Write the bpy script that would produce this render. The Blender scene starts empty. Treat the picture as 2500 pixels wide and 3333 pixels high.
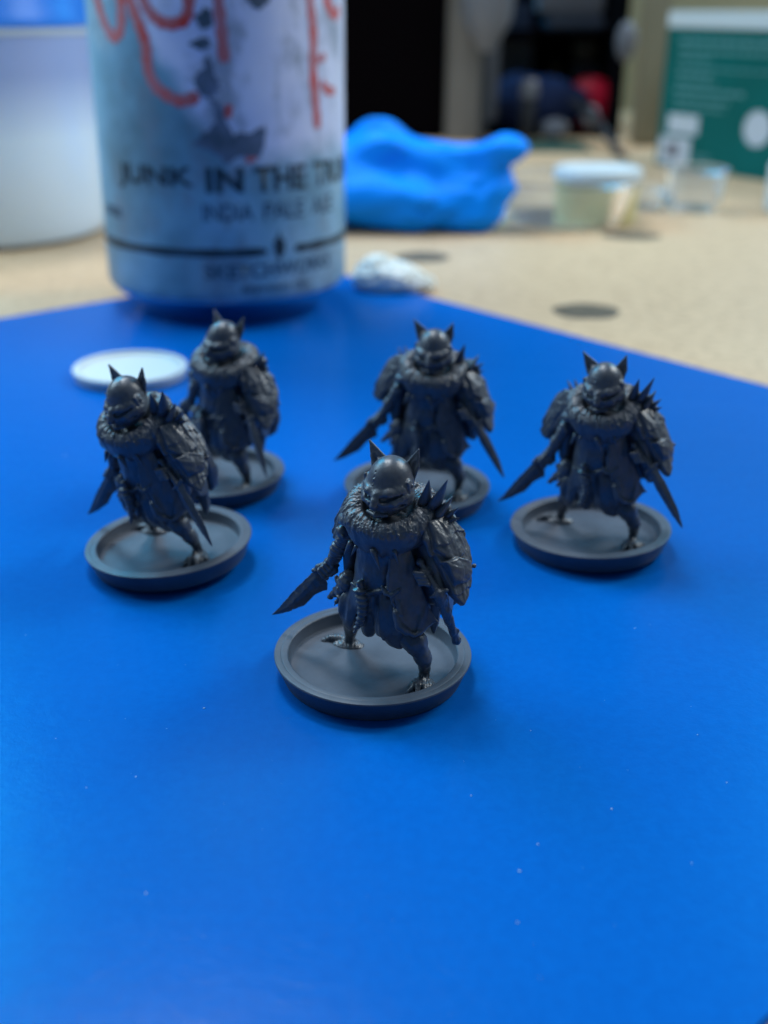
import bpy, bmesh, math, random
import numpy as np
import openvdb as vdb
from mathutils import Vector, Matrix

MM = 0.001
sc = bpy.context.scene
COL = sc.collection
random.seed(4)

# ------------------------------------------------------------ camera
cam = bpy.data.cameras.new("camera")
cam.sensor_fit = 'HORIZONTAL'
cam.sensor_width = 25.0
cam.lens = 37.21
cam.clip_start = 0.01
cam.clip_end = 20
cam_o = bpy.data.objects.new("camera", cam)
COL.objects.link(cam_o)
_p, _r = 0.418, 0.0100
_f = Vector((0, math.cos(_p), -math.sin(_p)))
_u = Vector((0, math.sin(_p), math.cos(_p)))
_x = Vector((1, 0, 0))
_cx = _x * math.cos(_r) + _u * math.sin(_r)
_cy = -_x * math.sin(_r) + _u * math.cos(_r)
cam_o.matrix_world = Matrix(((_cx.x, _cy.x, -_f.x, 0), (_cx.y, _cy.y, -_f.y, 0),
                             (_cx.z, _cy.z, -_f.z, 0.07794), (0, 0, 0, 1)))
cam.dof.use_dof = True
cam.dof.focus_distance = 0.138
cam.dof.aperture_fstop = 16.0
sc.camera = cam_o

# ------------------------------------------------------------ light
world = bpy.data.worlds.new("World")
sc.world = world
world.use_nodes = True
bg = world.node_tree.nodes['Background']
bg.inputs[0].default_value = (0.33, 0.64, 1.0, 1)
bg.inputs[1].default_value = 0.17
sc.view_settings.view_transform = 'Standard'
sc.view_settings.look = 'None'
sc.view_settings.exposure = 0
sc.view_settings.gamma = 1


def area(name, loc, target, sx, sy, power, color):
    l = bpy.data.lights.new(name, 'AREA')
    l.shape = 'RECTANGLE'
    l.size = sx
    l.size_y = sy
    l.energy = power
    l.color = color
    o = bpy.data.objects.new(name, l)
    COL.objects.link(o)
    o.location = loc
    d = Vector(target) - Vector(loc)
    o.rotation_euler = d.to_track_quat('-Z', 'Y').to_euler()
    return o


area("overhead_light", (-0.20, 0.68, 1.10), (0, 0.17, 0), 0.26, 0.26, 8.6, (0.86, 0.93, 1.0))
area("overhead_light", (-0.12, 0.20, 0.95), (-0.01, 0.16, 0), 0.16, 0.16, 1.5, (0.86, 0.93, 1.0))  # second overhead lamp, added for highlights on the collars
area("desk_fill", (0.95, 0.75, 1.00), (0.12, 0.50, 0), 0.30, 0.30, 8.5, (1.0, 0.93, 0.80))  # added warm fill for the desk, no visible source
area("side_fill", (-0.36, 0.32, 0.30), (-0.05, 0.22, 0), 0.22, 0.22, 1.3, (0.62, 0.85, 1.0))  # added low fill for the mat and the can front
area("side_fill", (0.38, 0.32, 0.34), (0.03, 0.26, 0), 0.22, 0.22, 0.85, (0.70, 0.87, 1.0))  # weaker added fill from the right
# added blue lamps, soft sheen along the left and right of the mat
area("sheen_lamp", (-0.52, 0.86, 0.60), (-0.05, 0.09, 0), 0.30, 0.46, 7.5, (0.02, 0.55, 1.0))
area("sheen_lamp", (0.56, 0.92, 0.56), (0.05, 0.10, 0), 0.34, 0.50, 3.6, (0.02, 0.50, 1.0))
area("small_lamp", (-0.447, 1.14, 0.60), (-0.05, 0.13, 0), 0.05, 0.05, 4.0, (0.45, 0.85, 1.0))

# ------------------------------------------------------------ materials


def mat(name, color, rough=0.5, metal=0.0, spec=0.5, trans=0.0, ior=1.45, coat=0.0, sss=0.0):
    m = bpy.data.materials.new(name)
    m.use_nodes = True
    b = m.node_tree.nodes['Principled BSDF']
    b.inputs['Base Color'].default_value = (*color, 1)
    b.inputs['Roughness'].default_value = rough
    b.inputs['Metallic'].default_value = metal
    b.inputs['Specular IOR Level'].default_value = spec
    b.inputs['Transmission Weight'].default_value = trans
    b.inputs['IOR'].default_value = ior
    b.inputs['Coat Weight'].default_value = coat
    if sss:
        b.inputs['Subsurface Weight'].default_value = sss
        b.inputs['Subsurface Radius'].default_value = (0.004, 0.004, 0.004)
        b.inputs['Subsurface Scale'].default_value = 1.0
    return m


class NT:
    def __init__(s, m):
        s.m = m
        s.t = m.node_tree
        s.b = s.t.nodes['Principled BSDF']
        s.tc = s.t.nodes.new('ShaderNodeTexCoord').outputs['Object']

    def n(s, typ, **kw):
        x = s.t.nodes.new(typ)
        for k, v in kw.items():
            if k in x.inputs.keys():
                x.inputs[k].default_value = v
            else:
                setattr(x, k, v)
        return x

    def l(s, a, b):
        s.t.links.new(a, b)

    def scaled(s, sx, sy, sz):
        mp = s.n('ShaderNodeMapping')
        mp.inputs['Scale'].default_value = (sx, sy, sz)
        s.l(s.tc, mp.inputs['Vector'])
        return mp.outputs[0]

    def noise(s, scale, detail=3, rough=.5, vec=None, dist=0.0):
        x = s.n('ShaderNodeTexNoise')
        x.inputs['Scale'].default_value = scale
        x.inputs['Detail'].default_value = detail
        x.inputs['Roughness'].default_value = rough
        x.inputs['Distortion'].default_value = dist
        s.l(vec or s.tc, x.inputs['Vector'])
        return x.outputs[0]

    def ramp(s, fac, stops):
        r = s.n('ShaderNodeValToRGB')
        while len(r.color_ramp.elements) < len(stops):
            r.color_ramp.elements.new(.5)
        for e, (p, c) in zip(r.color_ramp.elements, stops):
            e.position = p
            e.color = (*c, 1) if len(c) == 3 else c
        s.l(fac, r.inputs[0])
        return r.outputs[0]

    def bump(s, h, strength, dist, prev=None):
        b = s.n('ShaderNodeBump')
        b.inputs['Strength'].default_value = strength
        b.inputs['Distance'].default_value = dist
        s.l(h, b.inputs['Height'])
        if prev:
            s.l(prev, b.inputs['Normal'])
        s.l(b.outputs[0], s.b.inputs['Normal'])
        return b.outputs[0]

    def mix(s, fac, a, b):
        x = s.n('ShaderNodeMix', data_type='RGBA')
        s.l(fac, x.inputs[0])
        for v, i in ((a, 6), (b, 7)):
            if isinstance(v, tuple):
                x.inputs[i].default_value = (*v, 1)
            else:
                s.l(v, x.inputs[i])
        return x.outputs[2]


def gray(v):
    return (v, v, v)


# printed resin
M_RESIN = mat('grey_resin', (0.06, 0.064, 0.074), 0.46, spec=0.5)
t = NT(M_RESIN)
n1 = t.noise(900, 4, .6)
t.l(t.ramp(n1, [(.35, (.050, .058, .074)), (.7, (.074, .085, .106))]), t.b.inputs['Base Color'])
t.l(t.ramp(t.noise(500, 3), [(.3, gray(.28)), (.75, gray(.44))]), t.b.inputs['Roughness'])
t.b.inputs['Specular IOR Level'].default_value = .62
w = t.n('ShaderNodeTexWave', bands_direction='Z')
w.inputs['Scale'].default_value = 3200
w.inputs['Distortion'].default_value = .6
t.l(t.tc, w.inputs['Vector'])
p_ = t.bump(w.outputs[1], .12, 0.00003)
t.bump(t.noise(6000, 4, .7), .35, 0.00005, p_)

M_BASE = mat('grey_resin_base', (0.06, 0.064, 0.072), 0.5, spec=0.5)
t = NT(M_BASE)
t.l(t.ramp(t.noise(220, 5, .65), [(.3, (.050, .064, .088)), (.7, (.074, .092, .124))]), t.b.inputs['Base Color'])
t.l(t.ramp(t.noise(160, 4), [(.3, gray(.42)), (.75, gray(.6))]), t.b.inputs['Roughness'])
sep = t.n('ShaderNodeSeparateXYZ')
t.l(t.tc, sep.inputs[0])
g = t.n('ShaderNodeMath', operation='MULTIPLY')
t.l(sep.outputs[2], g.inputs[0])
g.inputs[1].default_value = 21000
sn = t.n('ShaderNodeMath', operation='SINE')
t.l(g.outputs[0], sn.inputs[0])
p_ = t.bump(sn.outputs[0], .25, 0.00002)
t.bump(t.noise(3500, 5, .7), .3, 0.00005, p_)

# silicone mat
M_MAT = mat('blue_silicone', (0.0, 0.085, 0.45), 0.40, spec=0.03)
M_MAT.node_tree.nodes['Principled BSDF'].inputs['Specular Tint'].default_value = (.15, .55, 1, 1)
M_MAT.node_tree.nodes['Principled BSDF'].inputs['Coat Weight'].default_value = .26
M_MAT.node_tree.nodes['Principled BSDF'].inputs['Coat Roughness'].default_value = .2
t = NT(M_MAT)
big = t.ramp(t.noise(9, 5, .6), [(.3, (.0, .088, .365)), (.7, (.0, .106, .425))])
fine = t.ramp(t.noise(700, 3, .7), [(.35, (.0, .082, .35)), (.65, (.0, .112, .44))])
hf = t.n('ShaderNodeValue')
hf.outputs[0].default_value = .35
t.l(t.mix(hf.outputs[0], big, fine), t.b.inputs['Base Color'])
scr = t.noise(60, 6, .75, t.scaled(1.0, 4.0, 1.0), 1.2)
t.l(t.ramp(scr, [(.35, gray(.40)), (.7, gray(.50))]), t.b.inputs['Roughness'])
p_ = t.bump(t.noise(1500, 4, .7), .25, 0.0001)
p_ = t.bump(t.noise(160, 5, .7, None, 1.5), .10, 0.0004, p_)
p_ = t.bump(t.noise(35, 3, .5), .08, 0.002, p_)
t.l(p_, t.b.inputs['Coat Normal'])

M_DUST = mat('pale_dust', (0.5, 0.62, 0.7), 0.8)

# desk
M_DESK = mat('pale_plywood', (0.5, 0.4, 0.28), 0.5)
t = NT(M_DESK)
grain = t.noise(420, 5, .7)
c1 = t.ramp(grain, [(.32, (.32, .205, .115)), (.48, (.52, .365, .215)), (.62, (.59, .42, .255)), (.75, (.72, .54, .35))])
bl = t.noise(9, 4, .6)
t.l(t.mix(t.ramp(bl, [(.35, gray(0)), (.7, gray(.6))]), c1, (.49, .335, .20)), t.b.inputs['Base Color'])
t.bump(t.noise(900, 4, .6), .2, 0.0002)
M_KNOT_SHADE = mat('dark_knot_and_shade', (0.075, 0.055, 0.03), 0.6)  # desk knots, and the painted shade by the cream pot
t = NT(M_KNOT_SHADE)
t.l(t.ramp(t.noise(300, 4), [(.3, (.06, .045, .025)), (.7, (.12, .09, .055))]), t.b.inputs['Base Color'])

# can label: hazy teal / blue / lilac wash
M_CAN = mat('printed_can_label', (.3, .4, .5), 0.34, metal=0.0, spec=0.5)
t = NT(M_CAN)
sep = t.n('ShaderNodeSeparateXYZ')
t.l(t.tc, sep.inputs[0])
nz = t.noise(26, 5, .6)
wash = t.ramp(nz, [(.28, (.08, .17, .20)), (.42, (.13, .28, .36)), (.55, (.21, .42, .55)), (.7, (.38, .55, .64))])
# lilac field above a sloping, cloudy border; teal-blue wash elsewhere


def mth(op, *v):
    x = t.n('ShaderNodeMath', operation=op)
    for i, q in enumerate(v):
        if isinstance(q, (int, float)):
            x.inputs[i].default_value = q
        else:
            t.l(q, x.inputs[i])
    return x.outputs[0]


xb = mth('MAXIMUM', mth('MULTIPLY', mth('SUBTRACT', .006, sep.outputs[0]), 1.45), 0.0)
zb = mth('SUBTRACT', mth('SUBTRACT', sep.outputs[2], xb), 0.0415)
zb = mth('ADD', zb, mth('MULTIPLY', mth('SUBTRACT', t.noise(60, 4, .6), .5), .022))
m1 = t.n('ShaderNodeMapRange')
t.l(zb, m1.inputs[0])
m1.inputs[1].default_value = -.003
m1.inputs[2].default_value = .005
lilc = t.ramp(t.noise(70, 3), [(.3, (.58, .64, .84)), (.7, (.72, .75, .90))])
c2 = t.mix(m1.outputs[0], wash, lilc)
# light weathering stains
st = t.ramp(t.noise(95, 5, .7, t.scaled(1, 1, .5)), [(.50, gray(0)), (.62, gray(.65))])
t.l(t.mix(st, c2, (.17, .22, .26)), t.b.inputs['Base Color'])
t.l(t.ramp(t.noise(50, 3), [(.3, gray(.3)), (.7, gray(.48))]), t.b.inputs['Roughness'])
M_ALU = mat('bare_aluminium', (.85, .88, .92), 0.14, metal=1.0)
M_INK = mat('dark_print', (.008, .03, .045), 0.5)
M_INK2 = mat('faint_print', (.035, .09, .14), 0.5)
M_INK3 = mat('grey_green_print', (.07, .11, .14), 0.5)
t = NT(M_INK3)
t.l(t.ramp(t.noise(160, 4), [(.3, (.05, .08, .10)), (.7, (.15, .19, .27))]), t.b.inputs['Base Color'])
M_RED = mat('red_print', (.55, .12, .10), 0.5)
t = NT(M_RED)
t.l(t.ramp(t.noise(120, 3), [(.35, (.50, .19, .22)), (.5, (.55, .14, .14)), (.68, (.62, .035, .02))]), t.b.inputs['Base Color'])

M_WHITE = mat('white_plastic', (.58, .63, .64), 0.35)
M_TUB = mat('milky_plastic', (.70, .82, .95), 0.25, sss=.3)
t = NT(M_TUB)
sep = t.n('ShaderNodeSeparateXYZ')
t.l(t.tc, sep.inputs[0])
hz = t.n('ShaderNodeMapRange')
t.l(sep.outputs[2], hz.inputs[0])
hz.inputs[1].default_value = .036
hz.inputs[2].default_value = .056
t.l(t.mix(hz.outputs[0], (.72, .84, .96), (.36, .44, .68)), t.b.inputs['Base Color'])     # filled part below, hazy empty part above
M_BLUECAP = mat('blue_plastic', (.03, .22, .75), 0.28)
M_GLOVE = mat('blue_nitrile', (.0, .25, .95), 0.55, spec=.15)
t = NT(M_GLOVE)
t.bump(t.noise(160, 4, .6), .4, 0.0008)
M_TISSUE = mat('white_paper', (.72, .73, .68), 0.85)
t = NT(M_TISSUE)
t.l(t.ramp(t.noise(120, 4), [(.33, (.45, .42, .33)), (.5, (.82, .84, .80))]), t.b.inputs['Base Color'])
M_CREAM = mat('cream_paste', (.62, .55, .27), 0.5)
M_CLEAR = mat('clear_plastic', (.93, .94, .95), 0.12, trans=.92, ior=1.3)
M_GREEN = mat('green_card', (.0, .115, .10), 0.5, spec=.2)
t = NT(M_GREEN)
t.l(t.ramp(t.noise(25, 3), [(.3, (.0, .10, .088)), (.7, (.0, .13, .12))]), t.b.inputs['Base Color'])
M_GREENT = mat('pale_green_print', (.10, .27, .27), 0.5)
M_LABEL = mat('white_label', (.55, .58, .63), 0.5)
M_LABELD = mat('dark_label_print', (.16, .14, .16), 0.5)
M_WALL = mat('cream_wall', (.42, .40, .26), 0.7)
t = NT(M_WALL)
t.l(t.ramp(t.noise(4, 4), [(.3, (.36, .34, .20)), (.7, (.45, .43, .30))]), t.b.inputs['Base Color'])
M_POST = mat('grey_beige_wood', (.17, .155, .135), 0.6)
t = NT(M_POST)
t.l(t.ramp(t.noise(8, 4, .6, t.scaled(6, 6, 1)), [(.3, (.13, .118, .10)), (.7, (.23, .21, .19))]), t.b.inputs['Base Color'])
M_OAK = mat('varnished_wood', (.25, .22, .14), 0.5)
t = NT(M_OAK)
t.l(t.ramp(t.noise(8, 4, .6, t.scaled(8, 8, 1)), [(.3, (.21, .185, .115)), (.7, (.31, .275, .19))]), t.b.inputs['Base Color'])
M_BLACK = mat('black_board', (.002, .0012, .002), 0.95, spec=.05)
M_DARK = mat('charcoal_plastic', (.02, .023, .03), 0.5)
M_GREYP = mat('grey_plastic', (.16, .17, .20), 0.45)
M_NAVY = mat('navy_cloth', (.008, .022, .085), 0.8)
M_REDC = mat('red_cloth', (.60, .005, .035), 0.5)
M_DGREEN = mat('dark_green_felt', (.012, .06, .045), 0.8)

# ------------------------------------------------------------ helpers


def link(o, parent=None):
    COL.objects.link(o)
    if parent is not None:
        o.parent = parent
    return o


def mesh_obj(name, verts, faces, m, parent=None, smooth=True, scale=MM):
    me = bpy.data.meshes.new(name)
    v = (np.asarray(verts, dtype=np.float64) * scale)
    me.from_pydata(v.tolist(), [], faces if isinstance(faces, list) else faces.tolist())
    me.materials.append(m)
    me.update()
    if smooth:
        me.polygons.foreach_set('use_smooth', [True] * len(me.polygons))
    return link(bpy.data.objects.new(name, me), parent)


def thing(name, label, cat, loc=(0, 0, 0), rz=0, group=None):
    o = bpy.data.objects.new(name, None)
    o.empty_display_size = .005
    COL.objects.link(o)
    o.location = [c * MM for c in loc]
    o.rotation_euler = (0, 0, rz)
    return tag(o, label, cat, group)


def tag(o, label, cat, group=None):
    o['label'] = label
    o['category'] = cat
    if group:
        o['group'] = group
    return o


def struct(o):
    o['kind'] = 'structure'
    return o


def lathe(name, prof, m, parent=None, seg=96, loc=(0, 0, 0), smooth_ang=35, wob=0.0):
    vs, fs = [], []
    n = len(prof)
    for i in range(seg):
        a = 2 * math.pi * i / seg
        for (r, z) in prof:
            rr = r * (1 + wob * math.sin(3 * a + z * .3))
            vs.append((rr * math.cos(a) + loc[0], rr * math.sin(a) + loc[1], z + loc[2]))
    for i in range(seg):
        j = (i + 1) % seg
        for k in range(n - 1):
            fs.append((i * n + k, j * n + k, j * n + k + 1, i * n + k + 1))
    o = mesh_obj(name, vs, fs, m, parent)
    bm = bmesh.new()
    bm.from_mesh(o.data)
    bmesh.ops.remove_doubles(bm, verts=bm.verts, dist=1e-7)
    bmesh.ops.recalc_face_normals(bm, faces=bm.faces)
    for e in bm.edges:
        if len(e.link_faces) == 2 and e.calc_face_angle(0) > math.radians(smooth_ang):
            e.smooth = False
    bm.to_mesh(o.data)
    bm.free()
    return o


def box(name, lo, hi, m, parent=None, bevel=0.0, rz=0.0, pivot=None):
    bm = bmesh.new()
    bmesh.ops.create_cube(bm, size=1)
    lo = Vector(lo)
    hi = Vector(hi)
    for v in bm.verts:
        v.co = Vector(((v.co.x + .5) * (hi.x - lo.x) + lo.x, (v.co.y + .5) * (hi.y - lo.y) + lo.y,
                       (v.co.z + .5) * (hi.z - lo.z) + lo.z))
    if bevel:
        bmesh.ops.bevel(bm, geom=list(bm.edges), offset=bevel, segments=2, affect='EDGES')
    if rz:
        bmesh.ops.rotate(bm, verts=bm.verts, cent=Vector(pivot or lo), matrix=Matrix.Rotation(rz, 3, 'Z'))
    for v in bm.verts:
        v.co *= MM
    me = bpy.data.meshes.new(name)
    bm.to_mesh(me)
    bm.free()
    me.materials.append(m)
    return link(bpy.data.objects.new(name, me), parent)


# ------------------------------------------------------------ signed distance sculpting (mm)


def smin(a, b, k):
    if k <= 0:
        return np.minimum(a, b)
    h = np.clip(.5 + .5 * (b - a) / k, 0, 1)
    return b * (1 - h) + a * h - k * h * (1 - h)


_rs = np.random.RandomState(11)
_tab = _rs.rand(32, 32, 32).astype(np.float32)


def vnoise(x, y, z):
    def sp(a):
        i = np.floor(a)
        f = a - i
        return i.astype(np.int32) & 31, (f * f * (3 - 2 * f)).astype(np.float32)
    xi, xf = sp(x)
    yi, yf = sp(y)
    zi, zf = sp(z)
    x1, y1, z1 = (xi + 1) & 31, (yi + 1) & 31, (zi + 1) & 31
    T = _tab
    a = T[xi, yi, zi] * (1 - xf) + T[x1, yi, zi] * xf
    b = T[xi, y1, zi] * (1 - xf) + T[x1, y1, zi] * xf
    c = T[xi, yi, z1] * (1 - xf) + T[x1, yi, z1] * xf
    d = T[xi, y1, z1] * (1 - xf) + T[x1, y1, z1] * xf
    return (a * (1 - yf) + b * yf) * (1 - zf) + (c * (1 - yf) + d * yf) * zf - .5


def fbm(x, y, z, o=3):
    s, a = 0, 1.0
    for _ in range(o):
        s = s + a * vnoise(x, y, z)
        x, y, z, a = x * 2.03 + 7.1, y * 2.03 + 3.3, z * 2.03 + 5.7, a * .5
    return s


class Vol:
    def __init__(s, lo, hi, h):
        s.h = h
        s.lo = np.array(lo, float)
        s.n = np.ceil((np.array(hi) - s.lo) / h).astype(int) + 1
        s.d = np.full(s.n, 3.0, np.float32)

    def sub(s, lo, hi):
        a = np.clip(np.floor((np.array(lo) - s.lo) / s.h).astype(int), 0, s.n)
        b = np.clip(np.ceil((np.array(hi) - s.lo) / s.h).astype(int) + 1, 0, s.n)
        sl = tuple(slice(i, j) for i, j in zip(a, b))
        ax = [(np.arange(i, j) * s.h + l).astype(np.float32) for i, j, l in zip(a, b, s.lo)]
        X, Y, Z = np.meshgrid(*ax, indexing='ij')
        return sl, X, Y, Z

    def put(s, sl, d, k, cut=False, lim=None):
        if cut:
            s.d[sl] = -smin(-s.d[sl], d, k)
        else:
            s.d[sl] = smin(s.d[sl], d, k)

    def ell(s, c, r, k=.3, cut=False, rot=None, disp=None):
        m = max(r) + k + .6
        sl, X, Y, Z = s.sub([c[i] - m for i in range(3)], [c[i] + m for i in range(3)])
        x, y, z = X - c[0], Y - c[1], Z - c[2]
        if rot is not None:
            R = np.array(rot.inverted())
            x, y, z = (R[0][0] * x + R[0][1] * y + R[0][2] * z, R[1][0] * x + R[1][1] * y + R[1][2] * z,
                       R[2][0] * x + R[2][1] * y + R[2][2] * z)
        k0 = np.sqrt((x / r[0])**2 + (y / r[1])**2 + (z / r[2])**2)
        k1 = np.sqrt((x / r[0]**2)**2 + (y / r[1]**2)**2 + (z / r[2]**2)**2) + 1e-6
        d = k0 * (k0 - 1) / k1
        if disp is not None:
            d = d + disp(X, Y, Z)
        s.put(sl, d, k, cut)

    def cone(s, a, b, ra, rb, k=.25, cut=False):
        """round cone from a to b"""
        a = np.array(a, float)
        b = np.array(b, float)
        m = max(ra, rb) + k + .4
        sl, X, Y, Z = s.sub(np.minimum(a, b) - m, np.maximum(a, b) + m)
        ba = b - a
        L2 = (ba**2).sum()
        x, y, z = X - a[0], Y - a[1], Z - a[2]
        t_ = np.clip((x * ba[0] + y * ba[1] + z * ba[2]) / L2, 0, 1)
        d = np.sqrt((x - t_ * ba[0])**2 + (y - t_ * ba[1])**2 + (z - t_ * ba[2])**2) - (ra + (rb - ra) * t_)
        s.put(sl, d, k, cut)

    def tube(s, pts, rs, k=.25, cut=False):
        for i in range(len(pts) - 1):
            s.cone(pts[i], pts[i + 1], rs[i], rs[i + 1], k, cut)

    def sheet(s, pts, th, k=.2, rnd=.15, bend=None, tex=None, taper=None, cut=False, up=None):
        """slab whose outline is the 3D polygon pts (near-planar)"""
        P = np.array(pts, float)
        c = P.mean(0)
        U, S, Vt = np.linalg.svd(P - c)
        u, v, n = Vt[0], Vt[1], Vt[2]
        if up is not None and np.dot(n, up) < 0:
            n = -n
        q = np.stack([(P - c) @ u, (P - c) @ v], 1)
        m = th + .6 + k + (abs(bend[0]) + abs(bend[1]) if bend else 0)
        sl, X, Y, Z = s.sub(P.min(0) - m, P.max(0) + m)
        x, y, z = X - c[0], Y - c[1], Z - c[2]
        a = x * u[0] + y * u[1] + z * u[2]
        b = x * v[0] + y * v[1] + z * v[2]
        w = x * n[0] + y * n[1] + z * n[2]
        if bend:
            hu = np.abs(q[:, 0]).max()
            hv = np.abs(q[:, 1]).max()
            w = w - bend[0] * (1 - (a / hu)**2) - bend[1] * (1 - (b / hv)**2)
        d2 = np.full(a.shape, 1e9, np.float32)
        sgn = np.ones(a.shape, np.float32)
        N = len(q)
        for i in range(N):
            j = (i - 1) % N
            e = q[j] - q[i]
            wx, wy = a - q[i][0], b - q[i][1]
            t_ = np.clip((wx * e[0] + wy * e[1]) / (e @ e), 0, 1)
            d2 = np.minimum(d2, (wx - e[0] * t_)**2 + (wy - e[1] * t_)**2)
            c1_, c2_, c3_ = b >= q[i][1], b < q[j][1], e[0] * wy > e[1] * wx
            flip = (c1_ & c2_ & c3_) | (~c1_ & ~c2_ & ~c3_)
            sgn = np.where(flip, -sgn, sgn)
        d2 = sgn * np.sqrt(d2)
        tt = th
        if taper:
            tt = np.clip(-d2 * taper, .06, th)
        if tex is not None:
            tt = tt + tex(a, b) * (w > -th * .5)
        wv = np.abs(w) - tt
        dx, dy = d2 + rnd, wv + rnd
        d = np.minimum(np.maximum(dx, dy), 0) + np.sqrt(np.maximum(dx, 0)**2 + np.maximum(dy, 0)**2) - rnd
        s.put(sl, d, k, cut)

    def disp(s, fn, lo=None, hi=None):
        sl, X, Y, Z = s.sub(lo if lo is not None else s.lo, hi if hi is not None else s.lo + s.n * s.h)
        s.d[sl] += fn(X, Y, Z).astype(np.float32)

    def obj(s, name, m, parent=None, adapt=0.0):
        g_ = vdb.FloatGrid(3.0)
        g_.copyFromArray(np.clip(s.d, -3 * s.h, 3 * s.h).astype(np.float32) if False else s.d)
        pts, tri, quad = g_.convertToPolygons(0.0, adapt)
        pts = pts * s.h + s.lo
        me = bpy.data.meshes.new(name)
        nt, nq = len(tri), len(quad)
        me.vertices.add(len(pts))
        me.vertices.foreach_set('co', (pts * MM).astype(np.float32).ravel())
        me.loops.add(nt * 3 + nq * 4)
        tri = tri[:, ::-1] if nt else tri
        quad = quad[:, ::-1] if nq else quad
        li = np.concatenate([tri.ravel(), quad.ravel()]).astype(np.int32)
        me.loops.foreach_set('vertex_index', li)
        me.polygons.add(nt + nq)
        st_ = np.concatenate([np.arange(nt) * 3, nt * 3 + np.arange(nq) * 4]).astype(np.int32)
        me.polygons.foreach_set('loop_start', st_)
        me.polygons.foreach_set('use_smooth', np.ones(nt + nq, bool))
        me.update(calc_edges=True)
        me.materials.append(m)
        return link(bpy.data.objects.new(name, me), parent)


# ------------------------------------------------------------ setting: desk, mat
desk_parts = box('desk', (-900, -120, -26), (900, 1001, -.85), M_DESK)
struct(desk_parts)


def knot_and_shade(x, y, r, sq):
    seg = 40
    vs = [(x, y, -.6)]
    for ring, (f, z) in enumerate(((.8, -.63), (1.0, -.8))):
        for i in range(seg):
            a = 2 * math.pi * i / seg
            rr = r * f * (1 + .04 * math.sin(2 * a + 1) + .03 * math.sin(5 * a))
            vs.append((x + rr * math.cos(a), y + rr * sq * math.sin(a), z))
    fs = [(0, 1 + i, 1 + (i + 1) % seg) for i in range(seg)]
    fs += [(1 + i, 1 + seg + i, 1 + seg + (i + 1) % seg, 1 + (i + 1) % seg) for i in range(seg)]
    o = mesh_obj('knot_and_shade', vs, fs, M_KNOT_SHADE, desk_parts)
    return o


knot_and_shade(56.5, 318.5, 9.3, 1.0)
knot_and_shade(12.2, 392, 9.0, 1.0)
knot_and_shade(92, 436, 11, .8)  # shadow under the cream pot, painted as a brown disc

# mat: rectangle, far corner hidden behind the can
C0 = Vector((-24.5, 372))
da = Vector((-76, -75)).normalized()       # left edge, running toward the camera's left
db = Vector((77.5, -86.5)).normalized()
db = Vector((0.667, -0.745))
da = Vector((-0.745, -0.667))
LA, LB_ = 420.0, 262.6
pts = []


def corner(c, d1, d2, r, n=8):
    """rounded corner going from direction d1 side to d2 side"""
    out = []
    for i in range(n + 1):
        t_ = i / n
        p1 = c + d1 * r * (1 - t_)
        p2 = c + d2 * r * t_
        out.append(p1 * (1 - t_) + p2 * t_)
    return out


c0 = C0
c1_ = C0 + db * LB_
c2_ = C0 + db * LB_ + da * LA
c3_ = C0 + da * LA
outline = corner(c0, da, db, 8) + corner(c1_, -db, da, 8) + corner(c2_, -da, -db, 8) + corner(c3_, db, -da, 8)
bm = bmesh.new()
top = [bm.verts.new((p.x * MM, p.y * MM, 0)) for p in outline]
f_ = bm.faces.new(top)
if f_.normal.z < 0:
    f_.normal_flip()
ext = bmesh.ops.extrude_face_region(bm, geom=[f_])
for e in ext['geom']:
    if isinstance(e, bmesh.types.BMVert):
        e.co.z = -.8 * MM
bmesh.ops.recalc_face_normals(bm, faces=bm.faces)
ed = [e for e in bm.edges if all(v.co.z > -1e-6 for v in e.verts)]
bmesh.ops.bevel(bm, geom=ed, offset=.0003, segments=2, affect='EDGES')
me = bpy.data.meshes.new('craft_mat')
bm.to_mesh(me)
bm.free()
me.materials.append(M_MAT)
craft_mat = link(bpy.data.objects.new('craft_mat', me))
tag(craft_mat, 'bright blue silicone craft mat lying on the pale wooden desk', 'mat')

# dust on the mat (positions on the mat, mm)
bm = bmesh.new()


def fleck(x, y, s, sq=.6, ang=0):
    r = bmesh.ops.create_icosphere(bm, subdivisions=1, radius=s * MM)
    mt = Matrix.Translation(Vector((x, y, s * .2)) * MM) @ Matrix.Rotation(ang, 4, 'Z') @ Matrix.Diagonal((1, sq, .35, 1))
    for v in r['verts']:
        v.co = mt @ (v.co + Vector([random.uniform(-.2, .2) * s * MM for _ in range(3)]))


for (x, y, s) in [(-21.5, 116.5, .16), (-48, 133.5, .07), (13.7, 88.6, .13), (-22.4, 85.0, .15), (-39, 84, .15), (24.5, 98.3, .1),
                  (16.0, 92.6, .1), (9.7, 100.3, .09), (12.8, 81.7, .14), (37, 112, .1), (31, 90, .08), (-27, 103, .09), (-32, 101, .08),
                  (-37.7, 110, .08), (17.5, 112.5, .08), (38, 103, .09), (34.6, 137, .1), (-60, 200, .15)]:
    fleck(x, y, s, random.uniform(.4, .9), random.uniform(0, 3))
for _ in range(90):
    y = random.uniform(66, 190)
    x = random.uniform(-.36, .36) * y
    if math.hypot(x + 1.2, y - 125.5) > 14 and math.hypot(x + 32, y - 157) > 14 and math.hypot(x - 32, y - 164) > 14 and math.hypot(x - 5, y - 181) > 14:
        fleck(x, y, random.uniform(.02, .055), random.uniform(.25, .9), random.uniform(0, 3))
for v in bm.verts:
    v.co.z += 0.00002
me = bpy.data.meshes.new('dust')
bm.to_mesh(me)
bm.free()
me.materials.append(M_DUST)
dust = link(bpy.data.objects.new('dust', me))
dust['kind'] = 'stuff'
dust['label'] = 'tiny pale dust flecks scattered over the blue mat'
dust['category'] = 'dust'
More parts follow.
